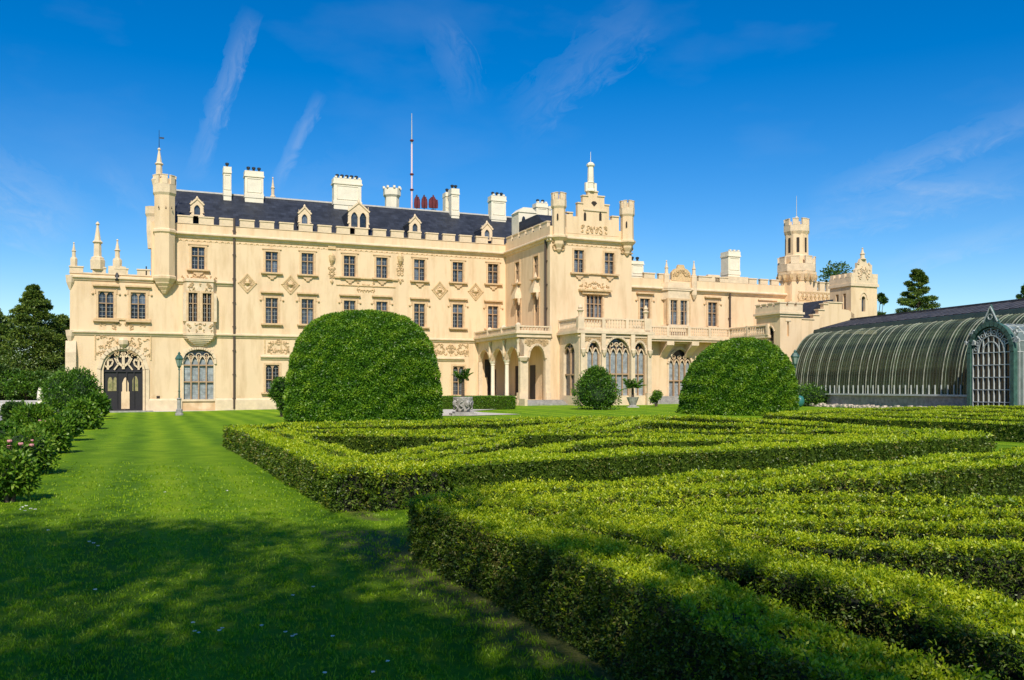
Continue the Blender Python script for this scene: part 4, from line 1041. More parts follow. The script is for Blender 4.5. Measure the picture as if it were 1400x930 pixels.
# chimneys and pinnacles of the wing
chimney(863, 880, 357, 378, 2, t=tw-1.0, depth=1.2, cren=False)
chimney(995.5, 1012, 344, 376, 0, t=tw-.4, depth=1.4, cren=True)
for px, yt in ((911.5, 356), (949, 357)):
    s_ = SS(px, tw+.2); zb = ZZ(px, 399, tw); zt = ZZ(px, yt, tw); q = MB(); q.lathe([(.1, -.9), (.34, -.4), (.36, zw-zb+1.4), (.28, zw-zb+1.6)], 8); finial(q, 0, 0, zw-zb+1.5, zt-zb-(zw-zb+1.5), .32); obj('pinnacle', q, stone, castle, (s_, -tw-.15, zb))
a_, b_ = SS(918, tw), SS(944, tw); c_ = (a_+b_)/2; q = MB(); zz = zw+.9
q.pxz([(a_, zz), (b_, zz), (b_, zz+.9), (b_-.4, zz+1.3), (c_+.5, zz+1.4), (c_+.35, zz+1.8), (c_-.35, zz+1.8), (c_-.5, zz+1.4), (a_+.4, zz+1.3), (a_, zz+.9)], -.02, .3); curls(q, a_+.1, b_-.1, zz+.4, zz+1.35, -.02, n=12, seed=91, sz=.25)
obj('gable', q, carved, castle, (0, -tw-.02, 0))
# oriel of the wing
a_, b_ = SS(912, tw+.8), SS(944, tw+.8); hw = (b_-a_)/2; c_ = (a_+b_)/2; zo0, zo1 = ZZ(928, 444, tw+.8), ZZ(928, 410, tw+.8)
q = MB(); P_ = [(-hw-.3, .01), (-hw+.15, -.85), (hw-.15, -.85), (hw+.3, .01)]
q.pxy(P_, zo1+.02, zo1+1.0); q.pxy([(x*1.12, y*1.1) for x, y in P_], zo1+1.0, zo1+1.15); q.pxy([(x*1.0, y*.95) for x, y in P_], zo1+1.15, zw+.6); q.pxy([(x*1.1, y*1.1) for x, y in P_], zw-.1, zw+.12)
q.pxy(P_, 7.0, zo0)
for x_ in (-hw+.05, -.2, hw-.45): q.box(x_, x_+.4, -.83, .01, zo0, zo1+.02)
ow_ = obj('oriel', q, stone, castle, (c_, -tw, 0), label='oriel with two double windows above the balcony of the right wing')
for sx in (-1, 1): window(castle, c_+sx*(hw/2-.02), -tw-.8, zo0, hw-.35, zo1-zo0, 2, (.55,), hood=False, sill=None, deep=.16)
# balcony of the wing
tbal = tw+1.5; zb0, zb1 = (ZZ(905, 461, tbal)+ZZ(985, 461.5, tbal))/2, (ZZ(905, 446, tbal)+ZZ(985, 449, tbal))/2
sbe = SS(997, tbal)
q = MB(); q.box(sb1-.2, sbe+.3, -tbal-.15, -tw, zb0-.28, zb0); q.box(sb1-.2, sbe+.2, -tbal, -tw, zb0-.5, zb0-.28)
q.box(sbe-.1, sbe+.25, -tbal-6.8, -tbal, zb0-.28, zb0); 
for px in (917, 951):
    s_ = SS(px, tbal); q.pyz([(-tbal, zb0-.5), (-tw, zb0-.5), (-tw, zb0-2.2), (-tw-.5, zb0-1.6), (-tbal, zb0-.9)], s_-.45, s_+.45)
obj('balcony', q, stone, castle)
balustrade(castle, (sb1+.1, -tbal), (sbe, -tbal), zb0, zb1-zb0, solid_every=2.6, pitch=.28); balustrade(castle, (sbe, -tbal), (sbe, -tbal-6.6), zb0, zb1-zb0, solid_every=3.3, pitch=.28)
pipe(997, tw+.05, 398, 448); 
q = MB(); q.tube((0, -.16, g0), (0, -.16, zb0-.5), .12, .12, 6); obj('downpipe', q, pipem, castle, (sbe, -tw, 0))
q = MB(); q.box(SS(1036, tw), SS(1062, tw), -.2, .01, ZZ(1045, 411, tw), ZZ(1045, 411, tw)+.14); obj('hood_mould', q, stone, castle, (0, -tw, 0))
# low block carrying the terrace, and the stair block G
q = MB(); q.box(sbe+.25, 80, -15.9, -tw-.0, g0, zb0-.02)
sG = sbe+.1; tG = 19.3
sG1 = SS(1096, tG); zG = (ZZ(1066, 428, tG)+ZZ(1090, 428.5, tG))/2; zGt = ZZ(1066, 413, tG)
obj('terrace_block', q, plaster, castle)
gg = MB(); ga = TT(1054, sG)
gridwall(gg, 0, tG-15.5, g0, zG+.1, [(ga-15.5-.45, ga-15.5+.45, ZS(1054, 470, sG), ZS(1054, 447, sG))])
obj('wall', gg, plaster, castle, (sG, -15.5, 0), RL, label='side wall of the stair block beside the balcony')
q = MB(); zz = ZS(1054, 447, sG); q.pxz([(-.46, zz-.5)]+archpts(-.46, .46, zz-.5, .48, 8, 1.7, .8)[1:-1]+[(.46, zz-.5), (.46, zz+.02), (-.46, zz+.02)], -.01, .2); q.band(archpts(-.55, .55, zz-.5, .6, 8, 1.7, .8), .12, -.08, .05); obj('arch_head', q, stone, castle, (sG, -ga, 0), RL)
q = MB(); q.box(-.45, .45, .3, .34, ZS(1054, 470, sG), zz); obj('pane', q, glass, castle, (sG, -ga, 0), RL)
gg = MB(); sx_ = SS(1077.5, tG); gridwall(gg, sG, sG1, g0, zG+.1, [(sx_-.13, sx_+.13, ZZ(1078, 460, tG), ZZ(1078, 440, tG))], rev=.3)
gg.add([(sG1, 0, g0), (sG1, 3.8, g0), (sG1, 3.8, zG+.1), (sG1, 0, zG+.1)], [(0, 1, 2, 3)]); gg.add([(sG, 0, zG+.1), (sG1, 0, zG+.1), (sG1, 3.8, zG+.1), (sG, 3.8, zG+.1)], [(0, 1, 2, 3)])
obj('wall', gg, plaster, castle, (0, -tG, 0), label='front wall of the stair block with a narrow slit')
q = MB(); q.box(sx_-.35, sx_+.35, -.05, .02, ZZ(1078, 440, tG)+.05, ZZ(1078, 440, tG)+.18); q.box(sG-.3, sG1+.15, -.3, 4.0, zG-.1, zG+.12); q.box(sG-.12, sG1+.1, -.14, 3.9, zG-.35, zG-.1); obj('cornice', q, stone, castle, (0, -tG, 0))
pg = MB(); hh = zGt-zG-.12
pg.box(sG-.15, sG1, -.15, .15, zG+.12, zG+hh*.7); pg.box(sG-.15, sG+.15, .151, 3.8, zG+.12, zG+hh*.7); obj('parapet', pg, stone, castle, (0, -tG, 0))
merlons(castle, sG-.15, sG1, -tG-.15, zG+hh*.7, .3, wd=.75, gap=.3, thick=.3); merlons(castle, 0, tG-15.6, 0, zG+hh*.7, .3, wd=.7, gap=.3, rz=RL, ox=(sG-.15, -15.6), thick=.3)
# stepped linking wall with slate slope
tH = tG-.8
def PH(px, py): return (SS(px, tH), ZZ(px, py, tH))
q = MB(); pts = [PH(1093, 436), PH(1112, 437), PH(1112, 431), PH(1119, 431), PH(1119, 424), PH(1126, 424), PH(1126, 416), PH(1131, 416), PH(1131, 413.5), PH(1151, 414.5), PH(1151, 423), PH(1160, 424), PH(1168, 430), PH(1168, 450)]
q.pxz([(pts[0][0], g0)]+pts+[(pts[-1][0], g0)], 0, .5); obj('link_wall', q, plaster, castle, (0, -tH, 0))
q = MB()
for xa, xb, yy_ in ((1093, 1113, 436.5), (1111, 1120, 431), (1118, 1127, 424), (1125, 1132, 416), (1130.5, 1152, 413.8)):
    a = PH(xa, yy_); b = PH(xb, yy_); q.box(a[0], b[0], -.1, .6, a[1], a[1]+.12)
obj('coping', q, stone, castle, (0, -tH, 0))
q = MB(); a = SS(1096, tH-2); b = SS(1127, tH-2); za = ZZ(1096, 436, tH-2); zb_ = ZZ(1125, 415, tH-2)
q.pxz([(a, za-1), (b+.5, za-1), (b+.5, zb_+.4), (b-1.2, zb_+.2), (a, za)], 0, 3); obj('roof', q, slate, castle, (0, -tH+1.2, 0), label='small dark slate roof behind the stepped wall')
# octagonal tower
sT1 = SS(1089, tw); rb = 25.4/F*YY(sT1, tw)
def zt1(py): return ZZ(1089, py, tw)
q = MB(); q.lathe([(rb*.86, g0), (rb*.86, zt1(387)), (rb*.9, zt1(386)), (rb*1.05, zt1(377)), (rb*1.06, zt1(374))], 8, 0, 0, PI/8+.2)
tow = obj('tower', q, plaster, castle, (sT1, -tw, 0), label='tall octagonal two stage tower at the right end of the castle')
q = MB()
for k in range(16):
    a = k*PI/8+.2; rr_ = rb*.98
    q.lathe([(.05, zt1(386)), (.2, zt1(382)), (.24, zt1(378))], 5, rr_*math.cos(a), rr_*math.sin(a))
obj('corbels', q, carved, tow, kind='stuff')
crown(tow, 0, 0, rb*1.04, zt1(373), zt1(353.5)-zt1(373), 8, .5)
r2 = 16/F*YY(sT1, tw); q = MB(); q.lathe([(r2*1.1, zt1(372)), (r2*1.1, zt1(352)), (r2, zt1(350)), (r2*.97, zt1(322)), (r2*1.06, zt1(319))], 8, 0, 0, PI/8+.2); obj('upper_shaft', q, plaster, tow)
q = MB()
for k in range(8):
    a = k*PI/4+.2; rr_ = r2*math.cos(PI/8)
    ca, sa = math.cos(a), math.sin(a); zA, zB_ = zt1(347), zt1(327)
    hx = .16
    q.add([(rr_*ca-hx*sa+.02*ca, rr_*sa+hx*ca+.02*sa, zA), (rr_*ca+hx*sa+.02*ca, rr_*sa-hx*ca+.02*sa, zA), (rr_*ca+hx*sa+.02*ca, rr_*sa-hx*ca+.02*sa, zB_), (rr_*ca-hx*sa+.02*ca, rr_*sa+hx*ca+.02*sa, zB_)], [(0, 3, 2, 1)])
obj('slit_window', q, void, tow)
crown(tow, 0, 0, r2*1.1, zt1(318), zt1(301.5)-zt1(318), 8, .52)
q = MB(); q.tube((0, 0, zt1(303)), (0, 0, zt1(268)), .05, .02, 5); q.lathe([(.2, zt1(305)), (.28, zt1(300)), (.1, zt1(296))], 8); obj('flagpole', q, palewall, tow)
# balcony arcs between the towers
tK = 12.0; a_, b_ = SS(1092, tK), SS(1142, tK)
q = MB(); za = ZZ(1110, 410, tK); q.box(a_-1.5, b_, 0, 8, g0, za-.6); q.box(a_-1.5, b_, -.25, 8, za-.6, za-.3)
lk = obj('link_range', q, plaster, castle, (0, -tK, 0))
q = MB()
for k in range(9):
    c = a_+(k+.5)*(b_-a_)/9; q.band([(c+.4*math.cos(x_*PI/5), za-.2+.5+.45*math.sin(x_*PI/5)) for x_ in range(11)], .09, -.05, .06); q.band([(c-.3, za-.2), (c+.3, za+.7)], .07, -.04, .05)
q.box(a_, b_, -.06, .1, za-.3, za-.18); q.box(a_, b_, -.06, .1, za+.8, za+.9); obj('tracery_balustrade', q, carved, lk)
merlons(castle, SS(1100, 10), SS(1138, 10), -10, ZZ(1118, 398, 10), 1.0, wd=.9, gap=.4); q = MB(); q.box(SS(1098, 10), SS(1140, 10), 0, .4, za-1, ZZ(1118, 398, 10)); obj('parapet', q, stone, castle, (0, -10.05, 0))
# square tower
t2 = 18.5; s20, s21 = SS(1163.5, t2), SS(1199, t2); dT2 = t2-TT(1134.5, s20); z2c = (ZZ(1165, 389, t2)+ZZ(1197, 391, t2))/2; z2t = ZZ(1165, 373, t2)
q = MB(); wx = SS(1180.5, t2); gridwall(q, s20, s21, g0, z2c, [(wx-.27, wx+.27, ZZ(1180, 426, t2), ZZ(1180, 405, t2))]); q.add([(s21, 0, g0), (s21, dT2, g0), (s21, dT2, z2c), (s21, 0, z2c)], [(0, 1, 2, 3)]); q.add([(s20, dT2, g0), (s21, dT2, g0), (s21, dT2, z2c), (s20, dT2, z2c)], [(3, 2, 1, 0)]); q.add([(s20, 0, z2c+.2), (s21, 0, z2c+.2), (s21, dT2, z2c+.2), (s20, dT2, z2c+.2)], [(0, 1, 2, 3)])
q2 = obj('square_tower', q, plaster, castle, (0, -t2, 0), label='square battlemented tower with a stepped gable behind the glasshouse')
q = MB(); gridwall(q, 0, dT2, g0, z2c, [(dT2*.28, dT2*.42, z2c-2.6, z2c-.9), (dT2*.62, dT2*.76, z2c-2.6, z2c-.9)]); obj('wall', q, plaster, q2, (s20, dT2, 0), RL)
q = MB(); q.box(s20-.15, s21+.15, -.15, dT2+.1, z2c-.15, z2c+.15); q.box(s20-.05, s21+.05, -.05, dT2+.05, z2c+.15, z2t-.45); q.pxz([(wx-.28, ZZ(1180, 405, t2)-.3)]+archpts(wx-.28, wx+.28, ZZ(1180, 405, t2)-.3, .29, 8)[1:-1]+[(wx+.28, ZZ(1180, 405, t2)-.3), (wx+.28, ZZ(1180, 405, t2)+.01), (wx-.28, ZZ(1180, 405, t2)+.01)], -.01, .2); q.band(archpts(wx-.5, wx+.5, ZZ(1180, 405, t2)-.3, .7, 8), .1, -.09, .02)
obj('parapet', q, stone, q2)
q = MB()
for k in range(4):
    yy_ = .1+k*(dT2-.7)/3; q.box(s20-.06, s20+.25, yy_, yy_+.5, z2t-.45, z2t)
for (xa, xb) in ((1163.5, 1168.5), (1192, 1199.5)):
    q.box(SS(xa, t2), SS(xb, t2), -.06, .25, z2t-.45, z2t)
q.pxz([(SS(1168.5, t2), z2c), (SS(1191.5, t2), z2c), (SS(1191.5, t2), ZZ(1180, 374, t2)+1), (SS(1188, t2), ZZ(1180, 367, t2)), (SS(1188, t2), ZZ(1180, 360, t2)), (SS(1184.5, t2), ZZ(1180, 360, t2)), (SS(1183, t2), ZZ(1180, 354, t2)), (SS(1176, t2), ZZ(1180, 354, t2)), (SS(1174, t2), ZZ(1180, 360, t2)), (SS(1171, t2), ZZ(1180, 360, t2)), (SS(1171, t2), ZZ(1180, 367, t2)), (SS(1168.5, t2), ZZ(1180, 370, t2))], -.08, .25)
finial(q, SS(1179.5, t2), .05, ZZ(1180, 355, t2), 1.3, .4); curls(q, SS(1171, t2), SS(1189, t2), z2c+.6, z2c+2.6, -.08, n=12, seed=95, sz=.25)
obj('stepped_gable', q, stone, q2)
q = MB(); q.box(wx-.27, wx+.27, .3, .34, ZZ(1180, 426, t2), ZZ(1180, 405, t2)); obj('pane', q, glass, q2)
# ------------------------------------------------------------------ lawn, paths
def lawnmat():
    m = bpy.data.materials.new('mown_lawn'); m.use_nodes = True; t = m.node_tree; n = t.nodes; l = t.links; b = n['Principled BSDF']
    b.inputs['Roughness'].default_value = .9; b.inputs['Specular IOR Level'].default_value = .15
    c = n.new('ShaderNodeTexCoord'); sp = n.new('ShaderNodeSeparateXYZ'); l.new(c.outputs['Object'], sp.inputs[0])
    def M_(op, a, b_=None, c_=None, cl=False):
        q = n.new('ShaderNodeMath'); q.operation = op; q.use_clamp = cl
        for i, v in enumerate((a, b_, c_)):
            if v is None: continue
            if isinstance(v, (int, float)): q.inputs[i].default_value = v
            else: l.new(v, q.inputs[i])
        return q.outputs[0]
    def NZ(scale, det=5, rough=.6, vec=None, dist=0):
        z = n.new('ShaderNodeTexNoise'); z.inputs['Scale'].default_value = scale; z.inputs['Detail'].default_value = det; z.inputs['Roughness'].default_value = rough; z.inputs['Distortion'].default_value = dist
        l.new(vec if vec else c.outputs['Object'], z.inputs[0]); return z.outputs[0]
    cc = M_('ADD', M_('MULTIPLY', sp.outputs[0], .923), M_('MULTIPLY', sp.outputs[1], .385))
    wob = M_('MULTIPLY', M_('SUBTRACT', NZ(.25, 3), .5), 1.1)
    st = M_('SINE', M_('MULTIPLY', M_('ADD', cc, wob), 2*PI/1.6))
    st2 = M_('SINE', M_('MULTIPLY', M_('ADD', cc, wob), 2*PI/4.3))
    stripe = M_('ADD', M_('MULTIPLY', M_('MULTIPLY_ADD', st, 2.0, 0.0), .075, ), M_('MULTIPLY', st2, .075))
    stripe = M_('MULTIPLY', stripe, M_('MULTIPLY_ADD', NZ(.18, 2), 2.2, -.55, True))
    v = M_('ADD', M_('MULTIPLY', NZ(1.1, 6, .65), .55), M_('MULTIPLY', NZ(14, 6, .75), .55))
    v = M_('ADD', v, stripe)
    r = n.new('ShaderNodeValToRGB'); l.new(v, r.inputs[0]); e = r.color_ramp.elements
    e[0].position = .33; e[0].color = (.085, .20, .003, 1); e[1].position = .78; e[1].color = (.34, .48, .012, 1)
    x = e.new(.55); x.color = (.18, .33, .006, 1)
    # dry worn ground hugging the hedges
    dn = M_('ADD', NZ(2.5, 6, .7), M_('MULTIPLY', NZ(.5, 3), .5))
    ca = M_('ADD', M_('MULTIPLY', M_('SUBTRACT', sp.outputs[0], -1.354), .898), M_('MULTIPLY', M_('SUBTRACT', sp.outputs[1], 11.44), .44))   # signed distance to the near hedge's outer edge
    d1 = M_('SUBTRACT', 1.0, M_('DIVIDE', M_('ABSOLUTE', M_('ADD', ca, .05)), 1.1), None, True)
    d1 = M_('MULTIPLY', d1, M_('LESS_THAN', sp.outputs[1], 13.5))
    cb = M_('ADD', M_('MULTIPLY', M_('SUBTRACT', sp.outputs[0], -3.06), .911), M_('MULTIPLY', M_('SUBTRACT', sp.outputs[1], 16.3), .412))
    d2 = M_('SUBTRACT', 1.0, M_('DIVIDE', M_('ABSOLUTE', cb), .5), None, True)
    d2 = M_('MULTIPLY', d2, M_('MULTIPLY', M_('GREATER_THAN', sp.outputs[1], 14.5), M_('LESS_THAN', sp.outputs[1], 34)))
    dry = M_('MULTIPLY', M_('ADD', M_('MAXIMUM', d1, M_('MULTIPLY', d2, .8)), M_('SUBTRACT', dn, 1.05)), 2.2, None, True)
    mx = n.new('ShaderNodeMix'); mx.data_type = 'RGBA'; l.new(dry, mx.inputs[0]); l.new(r.outputs[0], mx.inputs[6])
    r3 = n.new('ShaderNodeValToRGB'); l.new(NZ(30, 5, .8), r3.inputs[0]); r3.color_ramp.elements[0].color = (.10, .15, .015, 1); r3.color_ramp.elements[0].position = .4; r3.color_ramp.elements[1].color = (.30, .27, .09, 1); r3.color_ramp.elements[1].position = .65
    l.new(r3.outputs[0], mx.inputs[7]); l.new(mx.outputs[2], b.inputs['Base Color'])
    bp = n.new('ShaderNodeBump'); bp.inputs['Strength'].default_value = .9; bp.inputs['Distance'].default_value = .07
    l.new(M_('ADD', NZ(45, 5, .8), M_('MULTIPLY', NZ(5, 4), 1.2)), bp.inputs['Height']); l.new(bp.outputs[0], b.inputs['Normal'])
    return m
lawn_m = lawnmat()
xs = np.concatenate([[-2500, -900, -400, -200, -120, -90], np.arange(-70, 70.1, 3), [90, 120, 200, 400, 900, 2500]])
ys = np.concatenate([[-600, -100, -40, -15], np.arange(0, 132, 3), [160, 220, 350, 700, 1500, 3000]])
gx, gy = np.meshgrid(xs, ys); gzv = ground(gx, gy)
V = np.stack([gx, gy, gzv], -1).reshape(-1, 3); nx = len(xs); ny = len(ys)
ii, jj = np.meshgrid(np.arange(nx-1), np.arange(ny-1)); a = (jj*nx+ii).ravel()
Q = np.stack([a, a+1, a+1+nx, a+nx], 1)
o = put('lawn', npmesh('lawn', V, Q, np.zeros(len(Q)), np.zeros(len(Q)), [lawn_m]), kind='structure'); o['label'] = 'mown green lawn with lighter and darker mower stripes'

def ribbon(name, pts, wds, m, h=.03, label=None):
    """a path draped on the ground: centre points and widths"""
    vs = []; n = len(pts)
    for i, (p, wd) in enumerate(zip(pts, wds)):
        q0 = pts[max(0, i-1)]; q1 = pts[min(n-1, i+1)]; dx, dy = q1[0]-q0[0], q1[1]-q0[1]; L = math.hypot(dx, dy); nx_, ny_ = -dy/L, dx/L
        for k in range(5):
            u_ = (k/4-.5)*wd; x, y = p[0]+nx_*u_, p[1]+ny_*u_; vs.append((x, y, gz(x, y)+h))
    fs = []
    for i in range(n-1):
        for k in range(4): b_ = i*5+k; fs.append((b_, b_+5, b_+6, b_+1))
    q = MB(); q.add(vs, fs); me = q.mesh(name, m); 
    return put(name, me, kind='structure', label=label)
def lerp_pts(a, b, n): return [(a[0]+(b[0]-a[0])*i/n, a[1]+(b[1]-a[1])*i/n) for i in range(n+1)]
A_ = unp(560, 563.5); B_ = unp(706, 566.5)
def polydrape(name, pix, m, h=.03, label=None):
    """flat patch given by its corner points on the ground, as a fan draped on the terrain"""
    P_ = [unp(*p) for p in pix]; cx = sum(p[0] for p in P_)/len(P_); cy = sum(p[1] for p in P_)/len(P_)
    vs = [(cx, cy, gz(cx, cy)+h)]; rings = 5; n = len(P_)
    for r in range(1, rings+1):
        for p in P_: x = cx+(p[0]-cx)*r/rings; y = cy+(p[1]-cy)*r/rings; vs.append((x, y, gz(x, y)+h))
    fs = [(0, 1+i, 1+(i+1) % n) for i in range(n)]
    for r in range(rings-1):
        for i in range(n): a0 = 1+r*n; fs.append((a0+i, a0+n+i, a0+n+(i+1) % n, a0+(i+1) % n))
    q = MB(); q.add(vs, fs); me = q.mesh(name, m)
    return put(name, me, kind='structure', label=label)
polydrape('gravel_path', [(540, 566), (560, 560), (640, 559), (690, 559.5), (640, 562), (660, 564.5), (712, 567), (640, 569), (560, 569)], gravel, label='pale gravel path curving past the stone urn')
polydrape('gravel_path', [(1098, 554.6), (1150, 554.4), (1235, 556.6), (1236, 557.2), (1150, 556.6), (1100, 555.8)], gravel, label='thin pale gravel strip in front of the glasshouse')
polydrape('gravel_path', [(-260, 620), (-40, 585), (0, 576), (30, 569), (60, 566), (100, 562), (0, 560), (-300, 565)], mat('grey_gravel', (.30, .28, .27), .95, var=.25, vscale=9, bump=.4, bscale=50), label='grey gravel walk behind the flower border')
# foundation strip along the castle
q = MB(); q.box(sL-1, sR-3.6, -1.0, .1, -.6, -.08)
o = obj('kerb', q, palewall, None, (AX, AY, 0), CROT, kind='structure'); o['label'] = 'pale stone kerb along the foot of the castle wall'

# ------------------------------------------------------------------ glasshouse
GX, GY = .2786, -.9604
GA = math.atan2(GY, GX)                      # local x runs towards the viewer, local y away to the right
P0 = (27.0, 85.5)
gh = thing('glasshouse', 'long green iron glasshouse with a curved ribbed glass front and arched porch', 'greenhouse', (P0[0], P0[1], 0), GA)
GL = 46.0; zsl = 1.68; GR = 3.2; ztop = 7.55
def garc(n=12):
    out = []
    for i in range(n+1):
        a = PI/2*i/n; out.append((GR*(1-math.cos(a)**.95 if i < n else 1), zsl+(ztop-zsl)*math.sin(a)**.92))
    return out
ga_ = garc()
def gpipe(L, y0=0):
    return [(y, z) for y, z in ga_]
ghglass = bpy.data.materials.new('greenhouse_glass'); ghglass.use_nodes = True
t = ghglass.node_tree; n = t.nodes; l = t.links; b = n['Principled BSDF']
b.inputs['Roughness'].default_value = .22; b.inputs['Specular IOR Level'].default_value = .34
c = n.new('ShaderNodeTexCoord'); z = n.new('ShaderNodeTexNoise'); z.inputs['Scale'].default_value = .45; z.inputs['Detail'].default_value = 6; z.inputs['Roughness'].default_value = .65; l.new(c.outputs['Object'], z.inputs[0])
r = n.new('ShaderNodeValToRGB'); e = r.color_ramp.elements; e[0].position = .36; e[0].color = (.012, .022, .014, 1); e[1].position = .64; e[1].color = (.125, .16, .065, 1); l.new(z.outputs[0], r.inputs[0]); l.new(r.outputs[0], b.inputs['Base Color'])  # yellow-green noise patches stand for reflections, painted into the glass colour
tr_ = n.new('ShaderNodeBsdfTransparent'); tr_.inputs[0].default_value = (.7, .8, .7, 1); ms = n.new('ShaderNodeMixShader'); ms.inputs[0].default_value = .30
l.new(b.outputs[0], ms.inputs[1]); l.new(tr_.outputs[0], ms.inputs[2]); l.new(ms.outputs[0], n['Material Output'].inputs[0])
ribm = mat('weathered_rib_paint', (.20, .22, .16), .55, col2=(.06, .08, .055), vscale=1.5, stretch=(1, 1, .5))
def randshade(m, stops):
    t = m.node_tree; n = t.nodes; l = t.links; b = n['Principled BSDF']; src = b.inputs['Base Color'].links[0].from_socket
    oi = n.new('ShaderNodeObjectInfo'); r = n.new('ShaderNodeValToRGB'); l.new(oi.outputs['Random'], r.inputs[0]); e = r.color_ramp.elements
    while len(e) < len(stops): e.new(.5)
    for i, (p, v) in enumerate(stops): e[i].position = p; e[i].color = (v, v, v, 1)
    m2 = n.new('ShaderNodeMix'); m2.data_type = 'RGBA'; m2.blend_type = 'MULTIPLY'; m2.inputs[0].default_value = 1; l.new(src, m2.inputs[6]); l.new(r.outputs[0], m2.inputs[7]); l.new(m2.outputs[2], b.inputs['Base Color'])
randshade(ribm, [(0, .35), (.6, .8), (.8, 1.6), (1, 3.0)]); randshade(ghglass, [(0, .55), (.5, 1.0), (1, 1.5)])
pitch = .32
pv = []; pf = []
q = MB(); q.add([(0.02, y, z) for y, z in ga_]+[(pitch-.02, y, z) for y, z in ga_], [(i, i+len(ga_), i+1+len(ga_), i+1) for i in range(len(ga_)-1)])
panem = q.mesh('glass_strip', ghglass, smooth=True)
def rib(wd, dp):
    q = MB()
    for i in range(len(ga_)-1):
        (y0, z0), (y1, z1) = ga_[i], ga_[i+1]; L = math.hypot(y1-y0, z1-z0); ny, nz_ = -(z1-z0)/L*dp, (y1-y0)/L*dp
        q.pyz([(y0-ny*.3, z0-nz_*.3), (y1-ny*.3, z1-nz_*.3), (y1+ny, z1+nz_), (y0+ny, z0+nz_)], -wd/2, wd/2)
    return q
thin = rib(.022, .03).mesh('glazing_bar', ribm); fat = rib(.042, .06).mesh('rib', mat('pale_rib_paint', (.42, .42, .33), .5, col2=(.16, .17, .12), vscale=1.2))
nstr = int(GL/pitch)
FAT = set()
k = 0; rr = random.Random(2)
while k < nstr: FAT.add(k); k += rr.choice((3, 4, 5, 6))
DOOR0, DOOR1 = 24.1, 27.8
for k in range(nstr):
    x = k*pitch; xc = x+pitch/2
    put('glass_strip', panem, gh, (x, 0, 0)); put('rib' if k in FAT else 'glazing_bar', fat if k in FAT else thin, gh, (x, 0, 0))
# horizontal lap lines of the scale-like panes
q = MB()
for i in range(1, len(ga_)-1):
    y, z = ga_[i]; 
    for (xa, xb) in ((0, DOOR0), (DOOR1, GL)): q.box(xa, xb, y-.005, y+.008, z-.006, z+.008)
obj('pane_laps', q, ribm, gh, kind='stuff')
# base wall, sill, lights above the sill
q = MB(); 
for (xa, xb) in ((-.2, DOOR0), (DOOR1, GL)): q.box(xa, xb, -.05, .5, -.3, zsl-.14)
obj('base_wall', q, greystone, gh)
q = MB()
for (xa, xb) in ((-.3, DOOR0), (DOOR1, GL)): q.box(xa, xb, -.28, .3, zsl-.14, zsl)
obj('sill', q, whiteiron, gh)
# bottom upright bars
q = MB(); q.box(-.035, .035, -.06, .02, 0, .72); bar = q.mesh('upright', whiteiron)
for k in range(0, nstr, 2):
    x = k*pitch
    if DOOR0-.1 < x < DOOR1+.1: continue
    put('upright', bar, gh, (x, -.02, zsl))
# eaves and roof
q = MB(); q.pyz([(GR-.25, ztop-.18), (GR-.45, ztop-.02), (GR-.35, ztop+.32), (GR+.1, ztop+.42), (GR+.1, ztop-.18)], -.1, GL); obj('gutter', q, mat('dark_green_eaves', (.035, .055, .04), .5, var=.3, vscale=1), gh)
q = MB(); q.pyz([(GR-.1, ztop+.42), (GR+3.6, ztop+1.35), (GR+7.2, ztop+.42)], 0.3, GL); obj('roof', q, mat('leaded_roof', (.125, .11, .105), .65, col2=(.05, .046, .048), vscale=1.2, spec=.3), gh)
q = MB()
for k in range(int(GL/.9)):
    x = .5+k*.9; q.pyz([(GR-.1, ztop+.42), (GR+3.6, ztop+1.35), (GR+3.6, ztop+1.40), (GR-.1, ztop+.47)], x, x+.05)
obj('roof_rolls', q, slate, gh, kind='stuff')
q = MB(); q.box(.3, GL, GR+3.5, GR+3.7, ztop+1.3, ztop+1.5); obj('ridge_cap', q, slate, gh)
# far side, end, floor
q = MB(); q.box(0, GL, GR+6.9, GR+7.1, -.3, ztop+.4); q.box(0, GL, .5, GR+6.9, -.3, .55); q.pyz([(y+.02, z-.02) for y, z in ga_]+[(GR+7, ztop), (GR+7, -.3), (0, -.3)], -.05, .05)
obj('inner_shell', q, mat('dim_interior', (.06, .075, .05), .9, var=.4, vscale=1), gh)
for x in (5, 10, 15, 20, 25, 30, 35):
    q = MB(); q.tube((x, GR, 0), (x, GR, ztop), .09, .09, 8); q.tube((x, GR+3.6, 0), (x, GR+3.6, ztop+1), .09, .09, 8); obj('iron_column', q, greeniron, gh)
# porch
PD = 1.35; pcx = (DOOR0+DOOR1)/2; pw_ = (DOOR1-DOOR0)/2; psp = 4.6; prise = 1.95
ap = [(pcx+pw_*math.cos(PI-PI*i/16), psp+prise*math.sin(PI*i/16)) for i in range(17)]
q = MB(); q.band([(pcx-pw_, .3), (pcx-pw_, psp)]+ap[1:-1]+[(pcx+pw_, psp), (pcx+pw_, .3)], .3, -.22, .1)
q.band([(x if False else pcx+(x-pcx)*.86, psp+(z-psp)*.86) for x, z in ap], .1, -.1, .05)
porch = obj('porch', q, greeniron, gh, (0, -PD, 0), label='arched iron and glass porch of the glasshouse with a pointed finial')
q = MB()
for k in range(8):
    x = pcx-pw_*.86+k*pw_*1.72/7; zt = psp+ (prise*.55*math.sqrt(max(0, 1-((x-pcx)/(pw_*.9))**2))); q.box(x-.028, x+.028, -.12, -.02, .3, zt)
for zz in (1.2, 2.05, 2.9, 3.75, 4.6): q.box(pcx-pw_*.86, pcx+pw_*.86, -.115, -.03, zz-.028, zz+.028)
